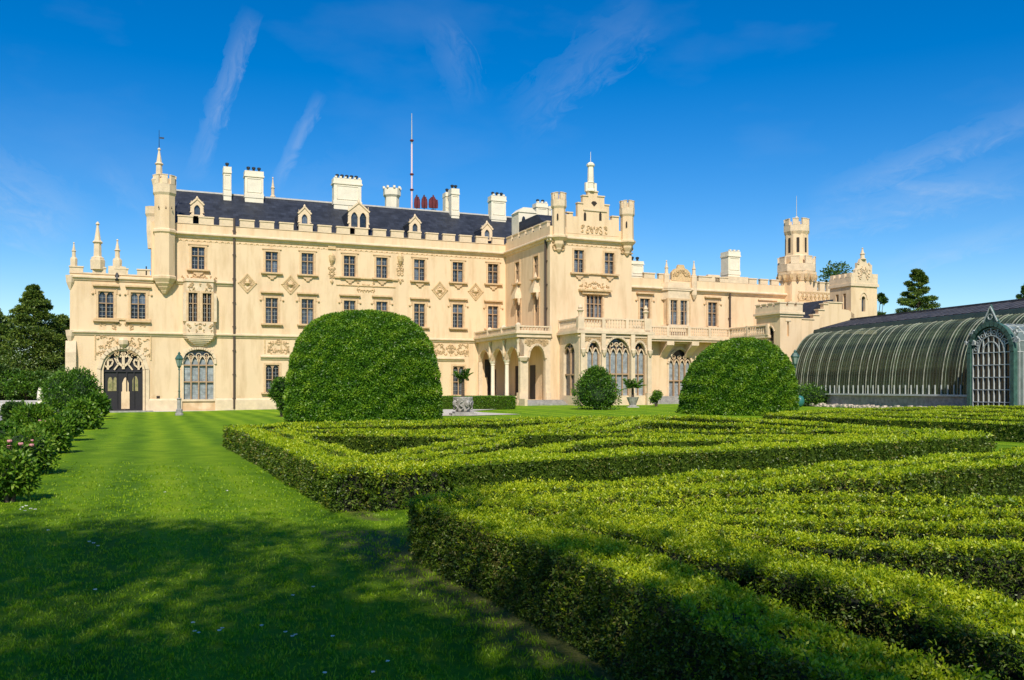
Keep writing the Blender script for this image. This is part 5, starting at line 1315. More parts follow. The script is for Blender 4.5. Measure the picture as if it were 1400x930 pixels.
for f_ in (.60, .38): q.band([(pcx+(x-pcx)*f_, psp+(z-psp)*f_) for x, z in ap], .07, -.13, -.04)
for i in range(1, 8):
    a = PI*i/8; q.band([(pcx+pw_*.6*math.cos(a), psp+prise*.6*math.sin(a)), (pcx+pw_*.86*math.cos(a), psp+prise*.86*math.sin(a))], .06, -.13, -.04)
    q.band([(pcx+pw_*.72*math.cos(a+.2)+.13*math.cos(j), psp+prise*.72*math.sin(a+.2)+.13*math.sin(j)) for j in range(7)], .04, -.12, -.05)
obj('porch_bars', q, whiteiron, porch)
q = MB(); q.pxz([(pcx-pw_*.9, .3), (pcx+pw_*.9, .3), (pcx+pw_*.9, psp)]+[(pcx+(x-pcx)*.9, psp+(z-psp)*.9) for x, z in ap][::-1][1:-1]+[(pcx-pw_*.9, psp)], 0, .02)
dg = bpy.data.materials.new('porch_glass'); dg.use_nodes = True; b = dg.node_tree.nodes['Principled BSDF']; b.inputs['Base Color'].default_value = (.012, .014, .012, 1); b.inputs['Roughness'].default_value = .12
obj('porch_glass', q, dg, porch)
q = MB(); vs = [(x, -.05, z) for x, z in ap]+[(x, PD+3.0, z) for x, z in ap]; q.add(vs, [(i, i+1, i+18, i+17) for i in range(16)])
for sx in (-1, 1): q.add([(pcx+sx*pw_, -.05, .3), (pcx+sx*pw_, -.05, psp), (pcx+sx*pw_, PD+1.2, psp), (pcx+sx*pw_, PD+.9, .3)], [(0, 1, 2, 3)])
obj('porch_vault', q, mat('pale_vault_glass', (.16, .20, .18), .15, var=.3, vscale=1.5), porch)
q = MB()
for i in range(0, 17, 2): x, z = ap[i]; q.tube((x, 0, z), (x, PD+2.6, z), .035, .035, 4)
for j in range(4): q.band([(x, z+.03) for x, z in ap], .07, .4+j*.75, .46+j*.75)
for sx in (-1, 1):
    for j in range(5): q.box(pcx+sx*(pw_+.0)-.03, pcx+sx*pw_+.03, .1+j*.3, .14+j*.3, .3, psp)
obj('vault_ribs', q, whiteiron, porch)
q = MB(); q.pxz([(pcx-.75, psp+prise+.12), (pcx-.35, psp+prise+.5), (pcx, psp+prise+1.35), (pcx+.35, psp+prise+.5), (pcx+.75, psp+prise+.12)], -.15, -.02); obj('finial', q, greeniron, porch)
q = MB(); q.band([(pcx-.6, psp+prise+.15), (pcx, psp+prise+1.2), (pcx+.6, psp+prise+.15)], .08, -.2, -.14); q.band([(pcx+.2*math.cos(j), psp+prise+.5+.2*math.sin(j)) for j in range(7)], .06, -.2, -.14)
for sx in (-1, 1): curls(q, pcx+sx*pw_-.5, pcx+sx*pw_+.5, psp+.6, psp+1.6, -.12, n=7, sz=.3, seed=5, sym=False)
obj('scrollwork', q, whiteiron, porch, kind='stuff')
# pale rubble and slabs in front of the base
rub = MB(); rr = random.Random(4)
for k in range(420):
    x = 4.5+rr.random()*17.5; y = -.5-rr.random()*1.0; s_ = rr.uniform(.05, .17); zb = .42+rr.random()*.2
    rub.box(x-s_, x+s_, y-s_*.7, y+s_*.7, zb, zb+s_*rr.uniform(.5, 1.5))
o = obj('rubble', rub, mat('pale_rubble', (.62, .52, .42), .95, var=.3, vscale=6), None, (P0[0], P0[1], 0), GA, kind='stuff'); tag(o, 'pale broken stone rubble lying along the foot of the glasshouse base', 'rubble')

# ------------------------------------------------------------------ leaf materials
thuja_top = leafmat('hedge_new_growth', [(.10, .21, .003), (.31, .43, .005), (.49, .57, .008), (.62, .64, .02)], .40, .06, .22, .8)  # new growth, the colour also heightening the sunlit look of the tops
thuja_side = leafmat('hedge_shaded_old_growth', [(.016, .036, .004), (.052, .098, .006), (.105, .175, .009), (.20, .17, .04)], .18, .05, .30, 1.1)  # older side leaves, darkened further to paint shade into faces and gaps
dome_leaf = leafmat('clipped_dome_foliage', [(.020, .075, .003), (.060, .160, .005), (.125, .25, .008), (.22, .34, .014)], .2, .05, .12, .8)
bush_leaf = leafmat('bush_foliage', [(.012, .055, .005), (.045, .13, .008), (.095, .21, .012), (.17, .29, .022)], .25, .06, .2, .6)
fresh_leaf = leafmat('bright_border_foliage', [(.03, .09, .006), (.075, .18, .010), (.15, .28, .016), (.24, .34, .03)], .3, .05, .2, .9)
dark_leaf = leafmat('evergreen_foliage', [(.012, .040, .008), (.035, .085, .014), (.070, .135, .02), (.12, .18, .03)], .15, .05, .15, .25)
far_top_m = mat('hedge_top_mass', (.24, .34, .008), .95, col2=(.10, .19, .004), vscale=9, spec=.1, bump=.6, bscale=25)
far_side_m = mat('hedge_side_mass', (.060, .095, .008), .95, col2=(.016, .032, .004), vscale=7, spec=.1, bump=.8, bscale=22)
dome_mass_m = mat('dome_inner_mass', (.040, .105, .005), .95, col2=(.016, .050, .003), vscale=4, spec=.1, bump=.8, bscale=14)
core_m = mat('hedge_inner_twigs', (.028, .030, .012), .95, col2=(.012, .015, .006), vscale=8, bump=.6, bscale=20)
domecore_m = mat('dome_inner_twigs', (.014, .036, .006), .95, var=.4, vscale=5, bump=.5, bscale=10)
bark = mat('bark', (.10, .07, .045), .9, var=.4, vscale=8, bump=.6, bscale=20)

# ------------------------------------------------------------------ hedges
def inview(P, m=70):
    Y = np.maximum(P[:, 1], .2); px = 700+P[:, 0]/Y*F; py = HOR-(P[:, 2]-CAMZ)/Y*F
    return (P[:, 1] > .3) & (px > -m) & (px < 1400+m) & (py < 930+m*1.3)
def hedge_row(parent, pts, wd, h=.76, cov=1.9, fresh=1.0, name='hedge_row', seed=0):
    nb = NB()
    P_ = []                                        # split the centre line into short pieces
    for i in range(len(pts)-1):
        a = np.array(pts[i], float); b = np.array(pts[i+1], float); L = np.linalg.norm(b-a); k = max(1, int(math.ceil(L/1.2)))
        for j in range(k): P_.append((a+(b-a)*j/k, a+(b-a)*(j+1)/k))
    npz = len(P_)
    def wobf(xy): return .020*np.sin(xy[:, 0]*2.1+seed)+.018*np.sin(xy[:, 1]*3.3+seed*2)+.016*np.sin(xy[:, 0]*7+xy[:, 1]*5)+.012*np.sin(xy[:, 0]*17-xy[:, 1]*13+seed)
    for idx, (a, b) in enumerate(P_):
        L = np.linalg.norm(b-a); d = (b-a)/L; nrm = np.array([-d[1], d[0]]); mid = (a+b)/2; g = gz(*mid)
        dist = max(3.0, math.hypot(mid[0], mid[1])); far = dist > 17; LL = max(.034, .0039*dist) if not far else min(.10, .0031*dist)
        sp = 7 if dist < 17 else 3                 # leaflets to a sprig
        ins = .11 if not far else .05
        c0 = a-d*.04 if idx else a+d*ins; c1 = b+d*.04 if idx < npz-1 else b-d*ins; hw = max(.08, wd/2-ins); zt = g+h-(.15 if not far else .055)
        V = [(*(c0-nrm*hw), g-.1), (*(c1-nrm*hw), g-.1), (*(c1+nrm*hw), g-.1), (*(c0+nrm*hw), g-.1), (*(c0-nrm*hw), zt), (*(c1-nrm*hw), zt), (*(c1+nrm*hw), zt), (*(c0+nrm*hw), zt)]
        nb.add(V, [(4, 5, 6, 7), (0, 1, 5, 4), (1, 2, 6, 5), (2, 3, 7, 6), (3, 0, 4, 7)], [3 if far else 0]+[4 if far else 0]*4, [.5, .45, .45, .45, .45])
        faces = [('top', L*wd), ('l', L*h), ('r', L*h)]
        if idx == 0: faces.append(('e0', wd*h))
        if idx == npz-1: faces.append(('e1', wd*h))
        for f_, area in faces:
            n = int(area*cov*(.46 if far else 1)*4.4/(LL*LL)/sp)
            if f_ in 'lr' and not (-((nrm if f_ == 'l' else -nrm) @ mid) > 0): n = int(n*.35)
            if n < 2: continue
            u = RNG.random(n); v = RNG.random(n)
            if f_ == 'top': xy = a+d*(u*L)[:, None]+nrm*((v-.5)*wd)[:, None]; N3 = np.tile([0, 0, 1.0], (n, 1))
            elif f_ in ('l', 'r'): s_ = 1 if f_ == 'l' else -1; xy = a+d*(u*L)[:, None]+nrm*(s_*(wd/2)); N3 = np.tile([nrm[0]*s_, nrm[1]*s_, .25], (n, 1))
            else: e = a if f_ == 'e0' else b; s_ = -1 if f_ == 'e0' else 1; xy = e+nrm*((u-.5)*wd)[:, None]; N3 = np.tile([d[0]*s_, d[1]*s_, .25], (n, 1))
            wob = wobf(xy); dep = np.abs(RNG.normal(size=n))*LL*(.7 if not far else .25)
            if f_ == 'top': z = g+h+wob-dep; P = np.column_stack([xy, z])
            else: z = g+v*(h+wob); P = np.column_stack([xy, z])+N3*(wob*.8+.02-dep*1.2)[:, None]*np.array([1, 1, 0])
            keep = inview(P) | (RNG.random(n) < .2)
            P, N3, wob = P[keep], N3[keep], wob[keep]; n = len(P)
            if n == 0: continue
            hrel = (P[:, 2]-g)/h
            if f_ != 'top':
                tk = RNG.random(n) < np.clip(.72+hrel*.7, 0, 1); P, N3, hrel, wob = P[tk], N3[tk], hrel[tk], wob[tk]; n = len(P)
            A = N3*(1.0 if f_ == 'top' else .6)+RNG.normal(size=(n, 3))*(.6 if f_ == 'top' else .75); A /= np.linalg.norm(A, axis=1, keepdims=True)
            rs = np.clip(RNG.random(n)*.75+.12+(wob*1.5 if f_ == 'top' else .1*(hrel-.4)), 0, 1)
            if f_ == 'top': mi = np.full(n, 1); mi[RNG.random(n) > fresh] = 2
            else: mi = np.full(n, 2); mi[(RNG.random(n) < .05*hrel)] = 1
            ax = LL*sp*.30*RNG.uniform(.7, 1.3, n)
            Q1 = np.cross(A, RNG.normal(size=(n, 3))); Q1 /= np.linalg.norm(Q1, axis=1, keepdims=True); Q2 = np.cross(A, Q1)
            for j in range(sp):
                t_ = (j+.3)/sp; an = j*2.4; side = Q1*math.cos(an)+Q2*math.sin(an)
                D = A*(.35+.5*t_)+side*(1-.5*t_)+RNG.normal(size=(n, 3))*.12
                ls = LL*RNG.uniform(.75, 1.25, n)*(1.1-.35*t_)
                nb.leaves(P+A*(ax*(t_-.75))[:, None], D, ls, ls*.46, mi, np.clip(rs+RNG.normal(size=n)*.08+.12*(t_-.5), 0, 1))
        if dist < 13:                              # stray shoots above the clipped top
            n = int(L*wd*24)
            u = RNG.random(n); v = RNG.random(n); xy = a+d*(u*L)[:, None]+nrm*((v-.5)*wd)[:, None]; base = np.column_stack([xy, g+h+wobf(xy)-.03]); base = base[inview(base)]
            for p in base:
                m_ = 8; hh = RNG.uniform(.05, .15); lean = RNG.normal(size=2)*.3; t_ = np.linspace(.1, 1, m_)
                Pp = p+np.column_stack([lean[0]*hh*t_, lean[1]*hh*t_, hh*t_]); an = RNG.random()*6+np.arange(m_)*2.4
                nb.leaves(Pp, np.column_stack([np.cos(an), np.sin(an), np.full(m_, .8)]), LL*.9, LL*.42, 1, RNG.uniform(.5, 1, m_))
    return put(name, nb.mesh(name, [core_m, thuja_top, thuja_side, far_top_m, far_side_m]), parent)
def maze(name, label, rows, group='clipped hedge mazes of the parterre'):
    f0 = rows[0][0][0]; f0 = (f0[0], f0[1]) if len(f0) == 3 else unp(f0[0], f0[1], .76)
    t = thing(name, label, 'hedge', (f0[0], f0[1], 0), 0, group)
    for i, (pix, wd) in enumerate(rows):
        pts = [unp(p[0], p[1], .76) if len(p) == 2 else (p[0], p[1]) for p in pix]
        o = hedge_row(t, pts, wd, seed=i*1.7); o.parent = t; o.matrix_parent_inverse = Matrix.Translation(-t.location)
    return t
# near maze: the outer row runs along the lawn towards the viewer
K2 = unp(558, 681, .76)
def off(p, q, d):       # shift a line to its right by d
    dx, dy = q[0]-p[0], q[1]-p[1]; L = math.hypot(dx, dy); nx_, ny_ = dy/L, -dx/L
    return (p[0]+nx_*d, p[1]+ny_*d), (q[0]+nx_*d, q[1]+ny_*d)
o1 = (K2[0]+.02, K2[1]); o2 = (1.62, 3.9); o3 = (2.9, .8)
def w3(p): return (p[0], p[1], 0)
near_rows = [
    ([w3((o1[0]+.38, o1[1]-.1)), w3((.93, 7.45)), w3((1.83, 4.75)), w3((3.25, 1.0))], .74),
    ([(575, 680), (700, 668), (970, 650), (1200, 633), (1400, 616.5), (1500, 609)], .68),
    ([(640, 686), (880, 671.5), (1060, 657.5), (1220, 643.5), (1400, 628), (1500, 620)], .68),
    ([(660, 689), (850, 680), (970, 680), (1185, 677.5), (1400, 680), (1500, 682)], .47),
    ([(720, 693), (850, 690), (970, 693), (1185, 692), (1400, 697), (1500, 699)], .47),
    ([(770, 699), (870, 703), (970, 708), (1185, 709), (1400, 716), (1500, 719)], .47),
    ([(850, 711), (960, 722), (1080, 729), (1250, 738), (1400, 748), (1500, 754)], .47),
    ([(770, 703), (860, 721), (970, 743), (1154, 777), (1277, 808), (1400, 846), (1500, 880)], .85),
]
soil = mat('bare_soil', (.10, .075, .045), .95, var=.5, vscale=6, bump=.6, bscale=30)
def soilpatch(pix, lab): o = polydrape('bare_soil', pix, soil, .012, lab)
soilpatch([(600, 728), (800, 716), (1400, 655), (1560, 640), (1560, 1100), (1300, 1160), (930, 945), (760, 850), (640, 775)], 'bare dark soil between the nearest hedge rows')
soilpatch([(335, 606), (640, 582), (930, 576), (1130, 589), (1310, 610), (1000, 638), (745, 658), (498, 682), (420, 645)], 'bare dark soil between the middle hedge rows')
soilpatch([(1075, 573), (1180, 562), (1400, 560), (1520, 566), (1520, 600), (1400, 592), (1200, 583)], 'bare dark soil between the far hedge rows')
maze('hedge_maze', 'nearest hedge maze, its bright rows fanning right from a corner beside the shaded lawn', near_rows)
mid_rows = [
    ([(322, 583), (345, 590), (380, 602), (420, 617), (462, 632), (486, 641)], .85),
    ([(486, 639), (600, 632), (745, 623.5), (860, 617), (1000, 611), (1150, 603), (1333, 594)], 1.2),
    ([(372, 588), (402, 595.5), (446, 609), (500, 627)], .42),
    ([(495, 627), (545, 618), (600, 610), (660, 601), (700, 596)], .55),
    ([(520, 631), (600, 619.5), (660, 609), (705, 602)], .42),
    ([(600, 628), (690, 620.5), (745, 613.5), (775, 606), (860, 601), (1000, 599.5), (1110, 598.5), (1230, 597)], .75),
    ([(375, 589), (413, 593), (500, 593.5), (600, 595), (655, 600)], .7),
    ([(385, 586), (500, 589), (600, 589.5), (690, 587), (756, 582.5), (800, 576), (830, 570.5)], .8),
    ([(700, 588.5), (794, 585.5), (830, 577), (862, 570.5)], .8),
    ([(800, 588.5), (840, 586), (870, 578), (895, 572)], .8),
    ([(620, 592.5), (700, 592.3), (880, 592.5), (960, 596)], .55),
    ([(394, 583), (500, 581), (600, 579), (720, 576.5), (800, 572.5)], .8),
    ([(884, 575.5), (1000, 580), (1110, 585.5), (1230, 591.5)], .75),
    ([(866, 588.7), (1000, 588.5), (1110, 589.5)], .55),
    ([(866, 597), (1000, 596.8), (1110, 596.2), (1250, 595)], .7),
    ([(322, 583), (440, 578), (600, 575), (720, 572.3), (860, 570), (945, 569.6)], .9),
    ([(945, 569.6), (1020, 573), (1110, 578.5), (1230, 586.5), (1333, 594)], 1.2),
]
maze('hedge_maze', 'middle hedge maze of nested triangles between the two big domed bushes and the nearest rows', mid_rows)
right_rows = [
    ([(1061, 566.5), (1130, 569), (1207, 572), (1300, 575), (1400, 578.5), (1520, 583)], 1.1),
    ([(1061, 566), (1110, 562.5), (1180, 559.5), (1260, 557.5), (1340, 556), (1420, 555.5)], 1.6),
    ([(1120, 566), (1200, 566.2), (1300, 569.3), (1400, 572.5)], 1.0),
    ([(1150, 562), (1220, 563), (1300, 564.5), (1400, 567), (1500, 571)], 1.3),
    ([(1260, 561.5), (1330, 560.4), (1400, 561.4), (1500, 563)], 1.3),
    ([(1320, 557.5), (1360, 560), (1400, 563.5)], 1.3),
]
maze('hedge_maze', 'far hedge maze at the right in front of the glasshouse, showing its dark side', right_rows)

# ------------------------------------------------------------------ clipped domes
def dome(label, cx, cy, R, H, n, LL, p=2.2, m=2.2, skew=0.0, taper=.06):
    g = gz(cx, cy); nb = NB()
    # core
    K_ = 28; J = 14; V = []
    for j in range(J+1):
        z = H*j/J*.985; r = R*max(0.0, 1-(z/H)**p)**(1/m)*(1-taper*z/H)-.22; r = max(r, .02)
        for k in range(K_): a = 2*PI*k/K_; V.append((cx+skew*z/H+r*math.cos(a), cy+r*math.sin(a), g+z-.1))
    Q = [(j*K_+k, j*K_+(k+1) % K_, (j+1)*K_+(k+1) % K_, (j+1)*K_+k) for j in range(J) for k in range(K_)]
    nb.add(V, Q, 0, .30)
    # sample: parameter psi so that r = R cos^(2/m), z = H sin^(2/p)
    gr = np.linspace(0, PI/2, 800); rg = R*np.cos(gr)**(2/m); zg = H*np.sin(gr)**(2/p); cdf = np.concatenate([[0], np.cumsum(np.hypot(np.diff(rg), np.diff(zg))*(rg[1:]+rg[:-1]))])
    psi = np.interp(RNG.random(n), cdf/cdf[-1], gr); psi = np.clip(psi, 1e-3, PI/2-1e-3); r = R*np.cos(psi)**(2/m); z = H*np.sin(psi)**(2/p)
    a = RNG.random(len(r))*2*PI
    near = (np.sin(a) < .3) | (RNG.random(len(r)) < .3); a, r, z, psi = a[near], r[near], z[near], psi[near]
    nr = np.cos(psi)**(2-2/m)/R; nz_ = np.sin(psi)**(2-2/p)/H; nn = np.hypot(nr, nz_); nr, nz_ = nr/nn, nz_/nn
    N3 = np.column_stack([nr*np.cos(a), nr*np.sin(a), nz_]); r = r*(1-taper*z/H)
    P = np.column_stack([cx+skew*z/H+r*np.cos(a), cy+r*np.sin(a), g+z])
    b = .10*np.sin(P[:, 0]*2.3+P[:, 2]*1.7)*np.sin(P[:, 2]*2.9-P[:, 0]*1.1)+.09*np.sin(P[:, 0]*5.1+P[:, 2]*4)*np.sin(P[:, 2]*7.3+P[:, 1]*3)+.08*np.sin(P[:, 0]*3.3-P[:, 2]*6.1+2*np.sin(P[:, 0]*1.7))
    b += .035*np.sin(P[:, 0]*13+P[:, 2]*9)*np.sin(P[:, 2]*15-P[:, 0]*11)
    P = P+N3*(b*.4+RNG.normal(size=len(P))*.03)[:, None]
    D = N3*.30+RNG.normal(size=P.shape)*.8+np.array([0, 0, -.15])
    ls = LL*RNG.uniform(.6, 1.4, len(P)); rnd = np.clip(RNG.random(len(P))*.6+.2+b*2.2, 0, 1)
    nb.leaves(P-N3*LL*.2, D, ls, ls*.45, 1, rnd)
    me = nb.mesh('clipped_dome_bush', [dome_mass_m, dome_leaf]); 
    o = put('clipped_dome_bush', me); tag(o, label, 'bush', 'big clipped dome bushes'); return o
dome('larger clipped dome bush on the left, rising before the castle windows', -9.45, 56.2, 4.93, 6.85, 85000, .13, p=3.6, m=3.0)
dome('smaller clipped dome bush on the right beside the glasshouse end', 16.25, 63.5, 4.15, 5.35, 60000, .14, p=2.6, m=2.4, skew=.45, taper=.02)

# ------------------------------------------------------------------ shrubs and trees
def blob(nb, c, rad, n, LL, mi=1, jit=.22, flat=.35, rb=0.0, lw=.5, core=0):
    """one leafy clump: leaves over an uneven ball"""
    V = RNG.normal(size=(n, 3)); V /= np.linalg.norm(V, axis=1, keepdims=True)
    ph = RNG.random(6)*6
    bump = .12*np.sin(V[:, 0]*5+ph[0])*np.sin(V[:, 2]*6+ph[1])+.10*np.sin(V[:, 1]*8+ph[2])+.08*np.sin(V[:, 2]*11+ph[3])*np.sin(V[:, 0]*9+ph[4])
    rr_ = (1+bump)*(1-np.abs(RNG.normal(size=n))*jit)
    P = np.array(c)+V*np.array(rad)*rr_[:, None]
    D = V+RNG.normal(size=V.shape)*.7+np.array([0, 0, .2])
    ls = LL*RNG.uniform(.6, 1.4, n); nb.leaves(P, D, ls, ls*lw, mi, np.clip(RNG.random(n)*.7+.15+bump*1.2+rb, 0, 1))
    if core:
        K_ = 10; VV = []
        for j in range(7):
            th = PI*j/6
            for k in range(K_): a = 2*PI*k/K_; VV.append((c[0]+rad[0]*core*math.sin(th)*math.cos(a), c[1]+rad[1]*core*math.sin(th)*math.sin(a), c[2]-rad[2]*core*math.cos(th)))
        nb.add(VV, [(j*K_+k, j*K_+(k+1) % K_, (j+1)*K_+(k+1) % K_, (j+1)*K_+k) for j in range(6) for k in range(K_)], 0, .3)
def shrub(name, label, cat, px, py, wpx, hpx, lobes, LL, m=None, n=2500, group=None, depth=.9, h=0, seed=1, core=.72, dark=None, Y=None, cone=False):
    X, Yy = unp(px, py); 
    if Y: X, Yy = (px-700)/F*Y, Y
    g = gz(X, Yy); R = wpx/2/F*Yy; H = hpx/F*Yy; rr_ = random.Random(seed); nb = NB()
    Yc = Yy+R*depth*.8
    X = (px-700)/F*Yc; R = wpx/2/F*Yc; H = (CAMZ-g)+ (HOR-(py-hpx))/F*Yc
    for k in range(lobes):
        t_ = k/max(1, lobes-1); a = k*2.4; rad = R*(.62 if lobes > 1 else 1)*rr_.uniform(.8, 1.1); q_ = rr_.random() if not cone else (k/lobes)
        if cone: rad = R*(.62-.30*q_)
        zc = H*(.28+.5*q_) if lobes > 1 else H*.48
        sp = (R-rad)*(1-.45*q_)*1.1
        if cone: zc = H*(.25+.55*q_); sp = (R-rad)*(1-q_)**.8
        rz_ = min(rad, H*.42) if lobes > 1 else H*.52
        zc = min(zc, H-rz_*.95)
        blob(nb, (sp*math.cos(a), sp*math.sin(a)*depth, max(zc, rz_*.75)), (rad, rad*depth, rz_), n//lobes, LL, core=core)
    P = np.vstack(nb.V)
    t = thing(name, label, cat, (X, Yc, g), 0, group)
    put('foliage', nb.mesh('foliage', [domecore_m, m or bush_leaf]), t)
    s_ = MB()
    for k in range(4): a = k*1.6; s_.tube((.05*math.cos(a), .05*math.sin(a), -.1), (R*.35*math.cos(a), R*.3*math.sin(a), H*.55), .04+.01*H, .02, 5)
    obj('stems', s_, bark, t)
    return t
shrub('round_bush', 'glossy dark green round bush standing before the castle bay and porch steps', 'bush', 815, 561, 72, 62, 16, .16, n=17000, core=.6, seed=3, cone=True)
shrub('leafy_bush', 'small dark bush peeking out at the left of the big dome', 'bush', 386, 570.5, 38, 55, 6, .17, n=6000, seed=5)
shrub('potted_shrub', 'small yellow green shrub by the castle steps behind the potted palm', 'bush', 897, 556, 19, 23, 4, .15, fresh_leaf, n=1500, seed=6)
shrub('spreading_bush', 'low spreading green bush at the glasshouse end beside the right dome', 'bush', 1112, 556, 66, 31, 8, .17, bush_leaf, n=8000, seed=7)
shrub('large_border_bush', 'big layered evergreen bush at the castle corner left of the portal', 'bush', 98, 572, 82, 66, 14, .17, bush_leaf, n=20000, seed=8, core=.7)
shrub('clipped_hedge', 'low hedge running behind the stone urn up to the porch', 'hedge', 652, 559, 6, 6, 1, .1, n=100) if False else None
# low clipped hedge behind the urn
def simple_hedge(label, pa_, pb_, wd, h, mt=None):
    nb_t = thing('low_hedge', label, 'hedge', (*unp(*pa_), 0))
    o = hedge_row(nb_t, [unp(*pa_), unp(*pb_)], wd, h=h, fresh=.35, name='hedge_body'); o.matrix_parent_inverse = Matrix.Translation(-nb_t.location)
    if mt:
        for i in (1, 2): o.data.materials[i] = mt
simple_hedge('low dark hedge behind the stone urn below the palm window', (598, 560), (702, 559.8), 1.2, 1.1, dome_leaf)
# flower border at the left
spec = [
    ((12, 690, 76, 70), fresh_leaf, 'leafy bright green border plant cut by the left edge of the picture'),
    ((34, 652, 84, 66), fresh_leaf, 'dense green border plant second from the viewer'),
    ((10, 642, 60, 62), bush_leaf, 'green border plant at the left edge behind the nearest one'),
    ((66, 622, 60, 50), fresh_leaf, 'mid green border plant beneath the red blossoms'),
    ((45, 600, 60, 44), fresh_leaf, 'yellow green border shrub behind the red blossoms'),
    ((92, 604, 46, 40), bush_leaf, 'dark border plant just right of the red blossoms'),
    ((112, 588, 48, 40), fresh_leaf, 'light green border plant leaning onto the lawn below the big bush'),
    ((128, 574, 40, 34), bush_leaf, 'small dark border plant nearest the portal steps'),
    ((20, 592, 36, 40), dark_leaf, 'dark upright border plant at the left against the pale wall'),
]
for i, ((px, py, w_, h_), m_, lab) in enumerate(spec):
    d_ = 2640/(py-530); shrub('border_plant', lab, 'plant', px, py, w_, h_, 9, max(.09, .0042*d_), m_, n=5500, seed=20+i, group='plants of the flower border', core=.6)
def blossom_plant(label, px, py, hpx, cols, seed):
    X, Y = unp(px, py); g = gz(X, Y); H = hpx/F*Y; t = thing('flowering_plant', label, 'flower', (X, Y, g)); rr_ = random.Random(seed)
    nb = NB(); blob(nb, (0, 0, H*.45), (H*.35, H*.35, H*.45), 700, .13, core=.5); put('foliage', nb.mesh('foliage', [domecore_m, bush_leaf]), t)
    s_ = MB()
    for k in range(6):
        a = k*1.05; p = (H*.3*math.cos(a), H*.3*math.sin(a), H*rr_.uniform(.75, 1.0)); s_.tube((0, 0, 0), p, .012, .008, 4)
        q = MB()
        for j in range(7): b_ = j*.9; q.lathe([(.01, p[2]-.03), (.028, p[2]+.0), (.02, p[2]+.03), (.01, p[2]+.035)], 5, p[0]+.035*math.cos(b_), p[1]+.035*math.sin(b_))
        obj('blossom', q, cols, t)
    obj('stems', s_, bark, t)
redf = mat('red_blossom', (.55, .03, .02), .6); pinkf = mat('pink_blossom', (.62, .25, .26), .6, var=.3, vscale=20); whitef = mat('white_blossom', (.8, .78, .7), .6)
blossom_plant('red flowering plant low in the border', 67, 603, 12, redf, 1); blossom_plant('pink rose bush standing in the middle of the border', 62, 600, 26, pinkf, 2); blossom_plant('brownish pink seed head plant at the left of the border', 10, 604, 14, pinkf, 3)
blossom_plant('pale flowering plant behind the pink roses in the border', 57, 592, 20, whitef, 4)

for i, (px, py, h_, c_) in enumerate(((28, 652, 50, 'pinkf'), (22, 628, 44, 'redf'), (84, 612, 30, 'whitef'), (46, 622, 34, 'pinkf'), (100, 597, 24, 'redf'), (12, 668, 46, 'whitef'))):
    blossom_plant(('pink flowering plant low among the nearest border leaves', 'red flowering plant at the left of the border', 'white flowering plant on the lawn side of the border', 'pink flowering plant between two leafy border plants', 'red flowering plant far along the border edge', 'white flowering plant at the left edge of the picture')[i], px, py, h_, {'pinkf': pinkf, 'redf': redf, 'whitef': whitef}[c_], 40+i)
def conifer(label, X, Y, H, R, n, LL, m=dark_leaf, low=.08, prof=.75, seed=1, layers=26, droop=.18, kind='conifer_tree', group=None, tiers=0):
    g = gz(X, Y); t = thing(kind, label, 'tree', (X, Y, g), 0, group); rr_ = random.Random(seed); nb = NB(); wood = NB()
    wood.tube((0, 0, -.2), (0, 0, H*.55), .03*H*.6, .03*H*.35, 0, 8); wood.tube((0, 0, H*.55), (0, 0, H*.97), .03*H*.35, .03, 0, 6)
    nbch = layers*6; per = max(6, n//nbch)
    for k in range(nbch):
        f = low+(1-low)*((k+rr_.random())/nbch)**.92; z0 = H*f; f = f if not tiers else low+(1-low)*(math.floor((f-low)/(1-low)*tiers)+.5+rr_.uniform(-.34, .34))/tiers; z0 = H*f; rad = R*((1-min(f, .99))**prof)*rr_.uniform(.5, 1.15)+.15
        if f > .93: rad *= .8
        a = k*2.399+rr_.uniform(-.3, .3); d = np.array([math.cos(a), math.sin(a)])
        rise = rr_.uniform(.05, .28)*rad
        u = .18+.82*np.sqrt(RNG.random(per)); wdt = .22*rad*(1-u*.6)
        lat = RNG.normal(size=per)*wdt
        x = d[0]*rad*u-d[1]*lat; y = d[1]*rad*u+d[0]*lat; z = z0+rise*u-droop*rad*u*u-np.abs(RNG.normal(size=per))*.05*H*(.35 if not tiers else .2)-abs(lat)*.25
        D = np.column_stack([d[0]+RNG.normal(size=per)*.5, d[1]+RNG.normal(size=per)*.5, RNG.normal(size=per)*.35+.05])
        br = rr_.uniform(-.2, .2)
        ls = LL*RNG.uniform(.6, 1.4, per); nb.leaves(np.column_stack([x, y, z]), D, ls, ls*.4, 0, np.clip(RNG.random(per)*.6+.2+br, 0, 1))
        wood.tube((0, 0, z0), (d[0]*rad*.85, d[1]*rad*.85, z0+rise*.85-droop*rad*.7), .02+.006*rad, .012, 0, 4)
    put('crown', nb.mesh('crown', [m]), t); put('trunk', wood.mesh('trunk', [bark]), t); return t
def at(px, Y): return (px-700)/F*Y
def top(py, Y, g=0): return CAMZ+(HOR-py)/F*Y-g
